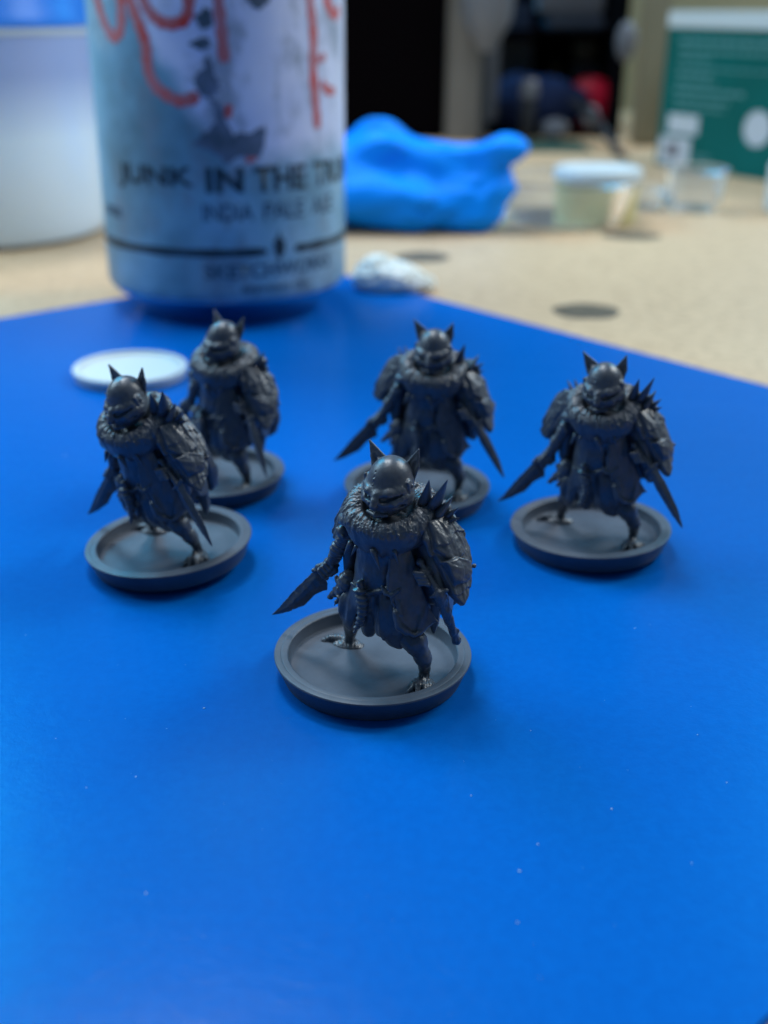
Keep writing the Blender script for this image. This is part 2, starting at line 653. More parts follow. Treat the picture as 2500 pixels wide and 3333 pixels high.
# ------------------------------------------------------------ room behind the desk
wall = box('wall', (160, 1002, -26), (900, 1012, 500), M_WALL)
struct(wall)
cab = thing('cabinet', 'open black cabinet with a grey-beige upright behind the desk', 'cabinet', (0, 0, 0))
box('back_panel', (-700, 905, -.82), (160, 915, 420), M_BLACK, cab)
box('door_panel', (-700, 772, -.82), (36, 782, 420), M_BLACK, cab)
box('side_panel', (147, 782, -.82), (151, 904, 420), M_BLACK, cab)
box('upright', (36.5, 760, -.82), (58, 790, 420), M_POST, cab, bevel=1.2)
box('bottom_board', (58, 790, -.82), (146, 904, 1.5), M_BLACK, cab)
box('shelf', (58.3, 815, 61.5), (146.8, 904, 63), M_BLACK, cab)
tag(box('wooden_post', (151.5, 738, -.82), (167, 752, 420), M_OAK, bevel=1.5), 'pale varnished post between the dark cabinet and the green box', 'post')


def blob(name, c, r, m, amp=.12, freq=.12, h=1.2, parent=None, extra=None, seed=0.0, rot=None):
    c = np.array(c, float)
    r_ = np.array(r, float)
    pad = max(r_) * .45 + 3
    V = Vol(c - r_ - pad, c + r_ + pad, h)
    V.d[:] = 30
    V.ell(c, r, 0, rot=rot)
    if extra:
        extra(V)
    V.disp(lambda X, Y, Z: amp * min(r_) * 2 * fbm(X * freq + seed, Y * freq, Z * freq, 3))
    sl, X, Y, Z = V.sub(V.lo, V.lo + V.n * V.h)
    V.d = np.maximum(V.d, -.8 - Z).astype(np.float32) if c[2] < 60 else V.d
    return V.obj(name, m, parent)


tag(blob('navy_cloth', (96, 812, 18), (39, 14, 18), M_NAVY, .18, .05, 1.5), 'crumpled navy cloth heaped inside the dark cabinet', 'cloth')
tag(blob('red_pouch', (136, 822, 17), (18, 10, 18), M_REDC, .08, .05, 1.2), 'round dark red pouch inside the cabinet beside the navy cloth', 'pouch')
tag(blob('tissue_wad', (129, 768, 14), (6, 4.5, 7), M_GREYP, .15, .1, .9), 'small greyish white wad in front of the red pouch', 'tissue')
cj = thing('capped_jar', 'dark jar with a light grey cap in front of the navy cloth', 'jar', (90, 776, -.82))
lathe('jar_body', [(0, 0), (4.4, 0), (5, 1), (5, 20), (4.4, 25), (0, 25)], M_DARK, cj, seg=40)
lathe('cap', [(5.4, 25.1), (5.8, 26), (5.6, 34), (4, 36), (0, 36.5)], M_GREYP, cj, seg=40)
tag(box('black_crate', (126, 840, 1.6), (146, 862, 41), M_DARK, bevel=1.5), 'black crate carrying the dim brown ball in the cabinet', 'crate')
tag(blob('brown_ball', (136, 850, 50.5), (9.6, 8, 9.6), mat('brown_rubber', (.035, .03, .02), .6), .04, .05, 1.2), 'dim brown ball high inside the dark cabinet', 'ball')
gb = thing('grey_bottle', 'grey bottle against the upright at the top of the cabinet opening', 'bottle', (59, 748, 0))
lathe('stem', [(0, -.82), (5, -.82), (5, 0), (2.2, 1), (2.2, 55), (0, 55)], M_DARK, gb, seg=32)
lathe('bottle_body', [(0, 52), (3.6, 52), (9, 60), (15, 70), (17, 90), (17, 140), (0, 140)], M_GREYP, gb, seg=48)
tag(box('grey_case', (100, 830, 73.2), (143, 860, 89), M_GREYP, bevel=2), 'light grey case lying on the flat blue grey tin', 'case')
tag(box('blue_grey_tin', (106, 828, 63.1), (144, 866, 73), mat('blue_grey_paint', (.07, .085, .12), .4), bevel=2), 'flat blue grey tin below the light grey case', 'tin')
tag(blob('oval_pendant', (149, 776, 58), (6.5, 6.2, 12), M_GREYP, .04, .05, .9), 'grey oval pendant hung on the cabinet edge beside the pale post', 'pendant')
tag(box('green_felt', (78, 700, -.82), (122, 765, -.6), M_DGREEN, bevel=.3), 'strip of dark green felt on the desk before the cabinet', 'felt')
V = Vol((112, 650, -3), (142, 782, 34), .8)
V.tube([(118, 775, 22), (126, 745, 18), (131, 715, 8), (134, 690, .5), (135, 672, -.2)], [2.6, 2.4, 2.4, 2.6, 1.5], .6)
tag(V.obj('black_cable', M_DARK), 'thick black cable bending down onto the desk', 'cable')

tag(box('dark_case', (66, 850, 30), (100, 890, 56), M_DARK, bevel=2), 'charcoal case behind the navy cloth in the cabinet', 'case')
tag(box('pale_card', (60.5, 796, 8), (72, 799, 62), M_GREYP, bevel=.5), 'upright grey card just inside the cabinet beside the upright', 'card')
tag(box('blue_carton', (74, 868, 56.2), (100, 888, 80), mat('dull_blue_card', (.03, .05, .10), .6), bevel=1), 'dull blue carton on top of the charcoal case', 'carton')
tag(lathe('amber_bottle', [(0, 0), (7, 0), (7.5, 2), (7.5, 26), (3, 33), (3, 40), (0, 40)], mat('amber_glass', (.09, .05, .015), .2), seg=40, loc=(118, 865, 1.6)),
    'amber bottle standing deep in the cabinet behind the red pouch', 'bottle')
tag(blob('grey_glove', (108, 775, 6), (9, 7, 6), M_GREYP, .2, .12, .9), 'small grey heap at the front of the cabinet floor', 'heap')
# ------------------------------------------------------------ green box
gx = thing('green_box', 'green cardboard box with white top band and white labels', 'box', (146, 650, -.82))
ang = math.atan2(587 - 650, 189 - 146)
gx.rotation_euler = (0, 0, ang)
box('box_body', (0, 0, 0), (190, 90, 69), M_GREEN, gx, bevel=.6)
box('lid_band', (-.3, -.3, 69), (190.3, 90.3, 77), M_WHITE, gx, bevel=.6)


def flat(name, x0, x1, z0, z1, m, off=.12, parent=None):
    return mesh_obj(name, [(x0, -off, z0), (x1, -off, z0), (x1, -off, z1), (x0, -off, z1)], [(0, 1, 2, 3)], m, parent or gx, smooth=False)


rows = [(62.0, 9, 76, 2.2), (57.5, 10, 76, 1.6), (53.5, 10, 32, 1.4), (49.5, 9, 76, .9), (46.5, 10, 33, 1.6), (42.5, 10, 36, 1.4), (38.0, 9, 55, 2.0),
        (33.5, 10, 46, 1.6), (30.0, 11, 44, 1.2)]
for z, x0, x1, hh in rows:
    x = x0
    while x < x1:
        wd = random.uniform(2.5, 7)
        flat('printed_word', x, min(x + wd, x1), z, z + hh, M_GREENT)
        x += wd + 1.1
lb1 = flat('label_strip', 7, 28, 17.5, 27, M_LABEL)
flat('barcode', 10, 24, 22.5, 24.5, M_WHITE, .2)
lb2 = flat('label_square', 2.5, 24, 1.6, 15.5, M_LABEL)
flat('printed_square', 8, 16, 5.5, 12, M_LABELD, .2)
flat('printed_line', 26, 40, 4, 5.2, M_GREENT)
flat('printed_line', 26, 38, 7, 8, M_GREENT)
lathe('round_label', [(0, 0), (8.5, 0), (8.5, .2)], M_LABEL, gx, seg=40).matrix_local = Matrix.Translation(Vector((66, -.12, 24)) * MM) @ Matrix.Rotation(math.pi / 2, 4, 'X')

# ------------------------------------------------------------ tub at the left
tb = thing('plastic_tub', 'milky white plastic tub with a blue lid at the left edge', 'tub', (-151, 433, -.82))
lathe('tub_body', [(0, 0), (40, 0), (44, 1.5), (46, 6), (46.5, 30), (46.5, 69), (45, 70.5), (0, 70.5)], M_TUB, tb)
lathe('lid', [(46.8, 70.7), (47.4, 71.5), (47.4, 74), (46.4, 75.5), (46.4, 96), (44, 99), (0, 99)], M_BLUECAP, tb)
lathe('rim', [(46.6, 68.5), (47.2, 69), (47.2, 70.3), (46.6, 70.6)], M_WHITE, tb)

# ------------------------------------------------------------ crumpled nitrile glove


def gl(V):
    V.ell((-4, 452, 26), (13, 10, 14), 9)
    V.tube([(-2, 450, 26), (16, 448, 22), (34, 446, 24)], [9, 7.5, 6], 7)
    V.tube([(32, 446, 23), (43, 443, 28), (46, 441, 28)], [6.5, 6, 5], 3)
    V.ell((40, 442, 22), (8, 6.5, 8), 3)
    V.tube([(30, 444, 10), (38, 440, 13)], [9, 8], 4)
    V.ell((24, 449, 14), (22, 12, 12.5), 4)
    V.tube([(-30, 447, 14), (8, 441, 10), (32, 440, 8)], [13, 10, 8], 6)
    V.tube([(20, 436, 20), (34, 434, 17), (42, 434, 21)], [1.8, 2.0, 1.2], 2, cut=True)
    V.tube([(-10, 437, 12), (12, 430, 9), (28, 430, 3)], [1.5, 1.5, 1.0], 3, cut=True)


V = Vol((-75, 420, -3), (64, 480, 46), 1.1)
V.d[:] = 30
V.ell((-18, 453, 14), (44, 20, 17), 0)
gl(V)
sl, X, Y, Z = V.sub(V.lo, V.lo + V.n * V.h)
w_ = fbm(X * .05, Y * .05, Z * .05, 2) * 3
rg = np.random.RandomState(5)
for wl, am in ((30, 2.6), (24, 2.2), (17, 1.6), (13, 1.3), (9, .8)):      # straight sharp creases in random directions
    dv = rg.normal(size=3)
    dv /= np.linalg.norm(dv)
    ph = (X * dv[0] + Y * dv[1] + Z * dv[2]) / wl + rg.rand() + fbm(X * .03 + wl, Y * .03, Z * .03, 1) * 1.2
    V.d += (am * (np.abs(ph % 1.0 - .5) * 2 - .45)).astype(np.float32)
V.d = np.maximum(V.d, -.8 - Z).astype(np.float32)
tag(V.obj('nitrile_glove', M_GLOVE), 'crumpled bright blue nitrile glove on the desk behind the can', 'glove')

# ------------------------------------------------------------ tissue scrap by the mat edge


def ti(V):
    V.ell((6.5, 341.5, 1.8), (8, 6.5, 3.2), 2.5)
    V.ell((-3, 342, 6), (5, 5, 3.5), 2)


V = Vol((-16, 326, -3), (20, 356, 16), .45)
V.d[:] = 30
V.ell((0, 341, 3), (10, 8, 5.5), 0)
ti(V)
V.disp(lambda X, Y, Z: 1.8 * (np.abs(fbm(X * .28, Y * .28, Z * .28, 3)) - .2) + .9 * fbm(X * .6, Y * .6, Z * .6, 2))
sl, X, Y, Z = V.sub(V.lo, V.lo + V.n * V.h)
V.d = np.maximum(V.d, .03 - Z).astype(np.float32)
tag(V.obj('crumpled_tissue', M_TISSUE), 'small crumpled white tissue at the far mat corner beside the can', 'tissue')

# ------------------------------------------------------------ cups on the desk
jar = thing('cream_pot', 'small pot of cream paste with a white lid', 'pot', (83, 466, -.82))
lathe('pot_body', [(0, 0), (15, 0), (16, 1), (16.3, 16), (0, 16)], M_CREAM, jar, seg=64)
lathe('lid', [(16.6, 16.3), (17.3, 16.8), (17.3, 20), (16.6, 21), (14.5, 21.2), (14, 20.5), (0, 20.3)], M_WHITE, jar, seg=64)


def cup(name, label, loc, r, h, cat='cup', wt=.7):
    c = thing(name, label, cat, loc)
    lathe('cup_wall', [(0, .0), (r * .86, .0), (r * .9, .6), (r, h), (r + .8, h + .2), (r + .8, h - .6), (r - wt + .3, h - .2), (r * .9 - wt, 1.2), (0, 1.2)], M_CLEAR, c, seg=64)
    return c


cup('clear_dish', 'wide clear plastic dish standing around the cream pot', (70, 470, -.82), 30, 17, 'dish')
cup('clear_cup', 'small clear plastic cup between the cream pot and green box', (130, 498, -.82), 13, 17)
cup('clear_cup', 'low clear plastic cup left of the green box corner', (109, 500, -.82), 11, 9)
wb = thing('white_bottle', 'white plastic bottle cut off by the right edge', 'bottle', (171, 494, -.82))
lathe('bottle_body', [(0, 0), (10, 0), (11.2, 1.2), (11.4, 19), (8, 23), (0, 23)], M_WHITE, wb, seg=48)
lathe('cap', [(6, 23.1), (6.2, 30), (5, 31), (0, 31)], M_WHITE, wb, seg=32)

# ------------------------------------------------------------ white disc lid
wd = thing('white_disc', 'round white plastic disc lying on the mat before the can', 'disc', (-58, 250.5, 0.02))
wd.scale = (.97, .97, .8)
lathe('disc_body', [(0, 0), (12.4, 0), (12.8, .3), (13.2, 2.6), (13.0, 3.0), (12.6, 3.1), (11.9, 3.0), (11.5, 2.2), (11.0, 2.0), (4, 1.9), (0, 1.9)],
      M_WHITE, wd, seg=96)

# ------------------------------------------------------------ the can
RC = 33.0
can = thing('drink_can', 'tall printed drink can standing behind the figurines', 'can', (-44.64, 322.7, 0.02))
lathe('can_body', [(32.55, 7.6), (32.9, 8.4), (33, 10), (33, 20), (33, 60), (33, 100), (33, 146), (32.4, 149)], M_CAN, can, seg=160)
lathe('base_rim', [(0, 6), (20, 5), (23, 1.2), (24, .1), (25, .3), (26.2, 2.0), (29, 4.6), (31.8, 6.6), (32.5, 7.55)], M_ALU, can, seg=160)
lathe('neck', [(32.35, 149), (30, 155), (27.5, 160), (27, 162), (28, 163), (27.6, 164.5), (26, 164.5), (25.5, 160.5), (0, 160.5)], M_ALU, can, seg=120)


def wrap(name, bm, m, parent=None, off=.07):
    """bend a flat mesh given in (arc length mm, z mm) round the can"""
    xs = [v.co.x for v in bm.verts]
    x = math.floor(min(xs) / 2) * 2 + 2
    while x < max(xs):
        bmesh.ops.bisect_plane(bm, geom=list(bm.verts) + list(bm.edges) + list(bm.faces), plane_co=(x, 0, 0), plane_no=(1, 0, 0))
        x += 2
    for v in bm.verts:
        th_ = v.co.x / RC
        r = RC + off
        v.co = Vector((r * math.sin(th_), -r * math.cos(th_), v.co.y)) * MM
    bmesh.ops.recalc_face_normals(bm, faces=bm.faces)
    me = bpy.data.meshes.new(name)
    bm.to_mesh(me)
    bm.free()
    me.materials.append(m)
    return link(bpy.data.objects.new(name, me), parent or can)


D2 = RC * math.pi / 180


def text_on_can(txt, t0, t1, z0, h, m, name='lettering', bold=.012):
    cu = bpy.data.curves.new(name, 'FONT')
    cu.body = txt
    cu.size = 1
    cu.offset = bold
    cu.resolution_u = 3
    o = bpy.data.objects.new(name, cu)
    COL.objects.link(o)
    dg = bpy.context.evaluated_depsgraph_get()
    dg.update()
    me_ = bpy.data.meshes.new_from_object(o.evaluated_get(dg))
    bpy.data.objects.remove(o)
    b = bmesh.new()
    b.from_mesh(me_)
    bpy.data.meshes.remove(me_)
    x0, x1 = min(v.co.x for v in b.verts), max(v.co.x for v in b.verts)
    y0, y1 = min(v.co.y for v in b.verts), max(v.co.y for v in b.verts)
    for v in b.verts:
        v.co.x = (t0 + (t1 - t0) * (v.co.x - x0) / (x1 - x0)) * D2
        v.co.y = z0 + h * (v.co.y - y0) / (y1 - y0)
        v.co.z = 0
    return wrap(name, b, m)


for w_, a0, a1 in (('JUNK', -45, -5), ('IN', 0, 16), ('THE', 20.5, 46.5), ('TRUNK', 51, 97)):
    text_on_can(w_, a0, a1, 34.9, 6.1, M_INK, bold=.035)
for w_, a0, a1 in (('INDIA', -2, 20), ('PALE', 24.5, 45), ('ALE', 49.5, 66)):
    text_on_can(w_, a0, a1, 28.0, 4.3, M_INK2)
text_on_can('SKETCHWORKS', -2.5, 63, 13.6, 3.7, M_INK3 if False else M_INK2, bold=.03)
text_on_can('BREWING CO', 13.5, 46, 9.8, 1.7, M_INK2, bold=.03)


def poly_on_can(name, pts_, m, off=.07, jag=0.0):
    b = bmesh.new()
    P = []
    n_ = len(pts_)
    for i in range(n_):
        p, q = pts_[i], pts_[(i + 1) % n_]
        k = 5 if jag else 1
        for j in range(k):
            t_ = j / k
            P.append((p[0] * D2 * (1 - t_) + q[0] * D2 * t_ + random.uniform(-jag, jag), p[1] * (1 - t_) + q[1] * t_ + random.uniform(-jag, jag)))
    vs = [b.verts.new((x, y, 0)) for x, y in P]
    es = [b.edges.new((vs[i], vs[(i + 1) % len(vs)])) for i in range(len(vs))]
    bmesh.ops.triangle_fill(b, use_beauty=True, use_dissolve=False, edges=es)
    return wrap(name, b, m, off=off)


def stroke(name, pts_, wd_, m, off=.09):
    """round brush line through (degrees, z) points"""
    P = [np.array((p[0] * D2, p[1])) for p in pts_]
    Q = []
    for i in range(len(P) - 1):
        p0, p1, p2, p3 = P[max(i - 1, 0)], P[i], P[i + 1], P[min(i + 2, len(P) - 1)]
        for j in range(6):
            t_ = j / 6
            Q.append(.5 * ((2 * p1) + (-p0 + p2) * t_ + (2 * p0 - 5 * p1 + 4 * p2 - p3) * t_**2 + (-p0 + 3 * p1 - 3 * p2 + p3) * t_**3))
    Q.append(P[-1])
    b = bmesh.new()
    prev = None
    for i, p in enumerate(Q):
        d = Q[min(i + 1, len(Q) - 1)] - Q[max(i - 1, 0)]
        d = d / (np.linalg.norm(d) + 1e-9)
        nn = np.array((-d[1], d[0]))
        ww = wd_ * .5 * (1 + .15 * math.sin(i * 1.7)) * (.6 if i in (0, len(Q) - 1) else 1)
        cur = (b.verts.new((*(p + nn * ww), 0)), b.verts.new((*(p - nn * ww), 0)))
        if prev:
            b.faces.new((prev[0], prev[1], cur[1], cur[0]))
        prev = cur
    return wrap(name, b, m, off=off)


stroke('band', [(-95, 20.1), (-40, 20.1), (0, 20.1), (25.5, 20.1)], 2.0, M_INK)
stroke('band', [(39.5, 20.1), (60, 20.1), (95, 20.1)], 2.0, M_INK)
poly_on_can('hop_emblem', [(31.5, 17.6), (34, 19.6), (34.4, 22), (32.4, 23.6), (31.6, 25.4), (30.6, 23.6), (28.6, 22.2), (29, 19.6)], M_INK, jag=.15)
poly_on_can('small_print', [(-62, 27.4), (-46, 26.8), (-46, 29.2), (-62, 29.6)], M_INK2, jag=.3)
stroke('red_stroke', [(-56, 84), (-51.4, 78.2), (-47.2, 73.6), (-41.4, 70.2), (-36.2, 71.9), (-34.5, 78), (-34, 86)], 2.8, M_RED)
stroke('red_stroke', [(-31, 84), (-29.4, 78.3), (-25.3, 72.7), (-23, 68.5), (-22.9, 64.8), (-21.5, 61.2), (-17.3, 58.4), (-8.8, 56.3), (-1, 57.6)], 2.8, M_RED)
stroke('red_stroke', [(-25, 84), (-22.8, 78.3), (-18.7, 75.0), (-12.4, 73.3), (-5.2, 74.2), (-3, 78), (-3, 86)], 2.7, M_RED)
stroke('red_stroke', [(8.6, 88), (8.8, 78.5), (9.6, 71.5), (10.2, 64.9)], 2.7, M_RED)
stroke('red_stroke', [(50, 88), (50.8, 78.7), (52.5, 71.4), (52.1, 62.1), (53.4, 54.9), (54.5, 49.0)], 2.7, M_RED)
stroke('red_stroke', [(61, 82), (64, 77.5), (70, 75.4), (76, 77)], 2.8, M_RED)
stroke('red_stroke', [(53, 64.9), (61, 66)], 1.9, M_RED)
stroke('red_stroke', [(57.9, 60), (62, 58), (69.3, 57.5)], 2.3, M_RED)
stroke('red_stroke', [(11.5, 55.5), (10.2, 52.5)], 1.8, M_RED)
stroke('red_stroke', [(17.5, 42.6), (22, 43.6)], 2.0, M_RED)
poly_on_can('dark_blot', [(2.8, 76.6), (-1.6, 74.6), (0, 73), (2.4, 71.8), (5.9, 73), (6.4, 76)], M_INK3, jag=.35, off=.1)
poly_on_can('dark_blot', [(-4.2, 68.8), (.5, 70.3), (4.6, 70.6), (4.9, 68.4), (1, 67.6)], M_INK3, jag=.3, off=.1)
poly_on_can('dark_blot', [(3.2, 67), (1.4, 64), (-2.9, 61.5), (-1.8, 59), (-.3, 57.8), (3.5, 56.6), (7.9, 59.3), (6.8, 61.5), (5.2, 63.7), (4.6, 66.6)], M_INK3, jag=.4, off=.1)
poly_on_can('dark_blot', [(2.6, 57), (5.4, 54.8), (5.4, 51.5), (-1.6, 48.2), (-5, 46), (1, 45.6), (6, 43.6), (9.4, 41.8), (14, 43.6), (24.3, 43.2),
                          (26.4, 50.6), (19, 48.8), (12, 48.9), (9.6, 52.3), (7.6, 56)], M_INK3, jag=.45, off=.1)
poly_on_can('dark_blot', [(19.6, 82), (20.1, 78.5), (24.8, 76.3), (29.8, 77.9), (30.5, 82)], M_INK3, jag=.3, off=.1)
# ------------------------------------------------------------ the goblin figurine (sculpted once, shared by five)
FLOOR = 1.25


def rotz(a):
    return Matrix.Rotation(a, 3, 'Z')


def build_base(parent):
    prof = [(0, 0), (11.2, 0), (11.4, .12), (12.3, 2.5), (12.5, 2.8), (12.44, 2.97), (12.3, 3.02), (11.7, 3.04), (11.62, 2.99), (11.5, 3.03),
            (10.85, 3.02), (10.72, 2.92), (10.55, 1.45), (10.4, FLOOR), (6, FLOOR - .02), (0, FLOOR)]
    return lathe('base', prof, M_BASE, parent, seg=192, smooth_ang=32)


def build_body(parent):
    V = Vol((-9.6, -7.2, .6), (10.5, 7.4, 22.8), .1)
    # legs
    V.tube([(-2.6, .8, 9.5), (-3.9, 2.2, 6.2), (-4.7, 4.3, 2.5)], [1.6, 1.15, .68], .5)
    V.tube([(-4.7, 4.4, 2.4), (-4.4, 5.0, 1.55)], [.55, .6], .3)
    V.tube([(-4.8, 4.5, 2.0), (-6.3, 4.9, 1.75)], [.62, .62], .4)
    for (tx, ty, tz) in ((-8.3, 4.5, 1.45), (-8.1, 5.4, 1.5), (-7.2, 6.1, 1.5)):
        V.tube([(-6.0, 4.9, 1.8), ((-6.2 + tx) / 2 - .1, (4.9 + ty) / 2, 1.85), (tx, ty, tz)], [.55, .48, .38], .14)
        V.cone((tx, ty, tz), (tx - .45, ty, tz - .25), .24, .07, .08)
    V.ell((-4.9, 4.5, 1.3), (2.2, 1.35, .8), .3)
    V.tube([(3.2, -2.4, 8.6), (5.6, -3.5, 7.4), (6.75, -3.3, 5.2), (6.75, -2.2, 2.8)], [1.8, 1.4, .95, .66], .55)
    V.tube([(6.7, -2.1, 2.5), (6.8, -1.6, 1.6)], [.55, .55], .3)
    V.tube([(6.7, -2.3, 2.35), (6.6, -3.6, 1.8)], [.62, .7], .4)
    for (tx, ty, tz) in ((5.5, -5.0, 1.4), (6.5, -5.4, 1.4), (7.5, -5.0, 1.4)):
        V.tube([(6.6, -3.3, 1.9), ((6.6 + tx) / 2, (-3.3 + ty) / 2 - .1, 2.05), (tx, ty, tz)], [.5, .42, .3], .15)
        V.cone((tx, ty, tz), (tx, ty - .45, tz - .25), .24, .07, .08)
    V.tube([(6.9, -2.9, 1.7), (8.4, -3.2, 1.5)], [.4, .25], .15)
    V.ell((6.7, -2.9, 1.3), (1.6, 1.7, .8), .3)
    # left arm (viewer's left): ringed sleeve, wrist cuff, fist round the dagger grip
    V.tube([(-2.8, -.3, 21.3), (-4.4, .1, 18.6), (-5.7, .9, 15.9), (-6.5, 1.6, 14.2)], [1.3, .98, .72, .62], .3)
    V.tube([(-5.35, .7, 16.7), (-5.65, .85, 16.1)], [.98, 1.0], .1)
    V.tube([(-5.95, 1.1, 15.3), (-6.15, 1.25, 14.9)], [.85, .85], .1)
    V.ell((-6.9, 1.9, 13.5), (.95, .9, 1.05), .3)
    for i in range(4):
        t_ = i / 3
        bx, bz = -6.35 - 1.15 * t_, 14.25 - 1.5 * t_
        V.tube([(bx - .5, 2.6, bz + .35), (bx - .55, 1.15, bz + .1), (bx + .15, .95, bz - .45), (bx + .5, 1.7, bz - .55)],
               [.3, .34, .33, .27], .06)
    V.tube([(-6.0, 1.4, 14.1), (-5.9, 1.1, 13.2), (-6.5, .9, 12.6)], [.36, .33, .24], .08)
    # right arm under the hide cape, hand on the sword grip
    V.tube([(5.6, -1.0, 21.2), (7.3, -1.6, 19.2), (7.1, -4.0, 17.4)], [1.5, 1.15, .85], .4)
    V.ell((6.7, -4.9, 17.0), (.85, .9, .85), .25)
    for i in range(4):
        t_ = i / 3
        bx, by, bz = 6.25 + .75 * t_, -5.0 - .35 * t_, 17.5 - 1.1 * t_
        V.tube([(bx - .65, by + .5, bz), (bx - .55, by - .75, bz - .1), (bx + .45, by - .8, bz)], [.28, .3, .26], .06)
    # wrinkles and veins

    def ds(X, Y, Z):
        arm = np.clip((Z - 14.6) / 1.0, 0, 1) * np.clip((-X - 3.0) / .8, 0, 1)
        ax = (-.38 * X + .2 * Y * 0 - .92 * Z)
        ring = np.sin(ax * 9.5) * .07 * arm
        return ring + fbm(X * 1.6, Y * 1.6, Z * 1.6, 2) * .12
    V.disp(ds)
    V.disp(lambda X, Y, Z: .0 * X + .09 * np.abs(np.sin(X * 7 + 2 * Y)) * ((Z < 3.2) & (Z > 1.5)))
    return V.obj('body', M_RESIN, parent)


def build_tunic(parent):
    V = Vol((-6.4, -6.6, 4.8), (9.6, 5.2, 22.5), .1)
    V.ell((1.3, -1.2, 19.5), (4.2, 3.5, 3.6), .5)
    V.ell((1.1, -1.4, 15.5), (3.8, 3.1, 4.2), 1.0)
    V.ell((.9, -1.0, 12.0), (4.2, 3.3, 3.2), 1.0)
    # skirt lobes
    V.ell((-3.0, -.4, 9.6), (2.0, 2.4, 3.2), .7)
    V.ell((-.7, -1.6, 9.3), (1.3, 1.9, 2.9), .35)
    V.ell((2.7, -2.8, 10.2), (2.5, 2.4, 4.3), .5, rot=rotz(.2) @ Matrix.Rotation(-.12, 3, 'Y'))
    V.sheet([(2.2, -4.3, 20.0), (4.6, -3.7, 20.0), (5.6, -3.4, 15.4), (6.9, -3.3, 12.6), (7.9, -2.9, 10.4), (5.9, -5.2, 9.3),
             (4.1, -5.8, 10.4), (3.3, -5.2, 12.6), (1.9, -4.8, 14.6)], .4, k=.45, rnd=.2, bend=(.2, .3), up=(0, -1, 0))
    V.tube([(3.1, -5.4, 12.9), (3.5, -5.9, 12.0), (4.1, -6.2, 10.5), (5.9, -5.6, 9.35), (7.9, -3.1, 10.4)], [.14, .3, .32, .36, .26], .16)
    V.tube([(3.9, -5.5, 13.4), (4.3, -5.8, 12.0)], [.2, .1], .2)
    V.ell((4.0, 0.6, 10.4), (2.4, 2.4, 3.2), .6)
    V.ell((.7, 1.6, 9.8), (3.4, 1.8, 3.0), .8)
    V.ell((1.1, -1.0, 4.4), (9, 9, 1.7), .6, cut=True)
    # centre front fold and V neckline folds
    V.tube([(-2.6, -3.6, 17.8), (-.6, -4.6, 15.2), (.5, -4.5, 12.6), (.6, -4.3, 9.3)], [.22, .3, .26, .2], .35, cut=True)
    V.tube([(4.8, -3.4, 18.3), (3.6, -4.5, 15.8), (2.3, -4.6, 13.4)], [.2, .25, .15], .3, cut=True)
    V.tube([(-1.8, -4.0, 12.0), (-1.9, -3.9, 7.6)], [.3, .4], .3, cut=True)
    V.tube([(-3.6, -2.6, 12.4), (-3.9, -2.6, 7.4)], [.18, .3], .3, cut=True)
    V.tube([(1.2, -4.9, 11.6), (1.0, -4.7, 8.2), (1.2, -4.0, 7.0)], [.22, .35, .4], .3, cut=True)
    # belt folds
    V.tube([(-2.7, -2.8, 13.6), (-.3, -4.35, 13.3), (2.0, -4.6, 14.2), (4.2, -3.6, 14.9)], [.28, .26, .26, .28], .2)
    V.tube([(-1.2, -4.5, 14.6), (-.6, -4.8, 12.2), (-.15, -4.7, 10.6)], [.38, .3, .12], .25)

    def ds(X, Y, Z):
        m_ = np.clip((14.5 - Z) / 3, .25, 1)
        n_ = fbm(X * .5, Y * .5, Z * .16, 2)
        f = np.sin(X * 2.4 + Y * 1.2 + n_ * 5) * .17 * m_
        f += fbm(X * 1.1, Y * 1.1, Z * .35, 2) * .26
        f += fbm(X * 4.5, Y * 4.5, Z * 4.5, 2) * .025
        return f
    V.disp(ds)
    return V.obj('tunic', M_RESIN, parent)


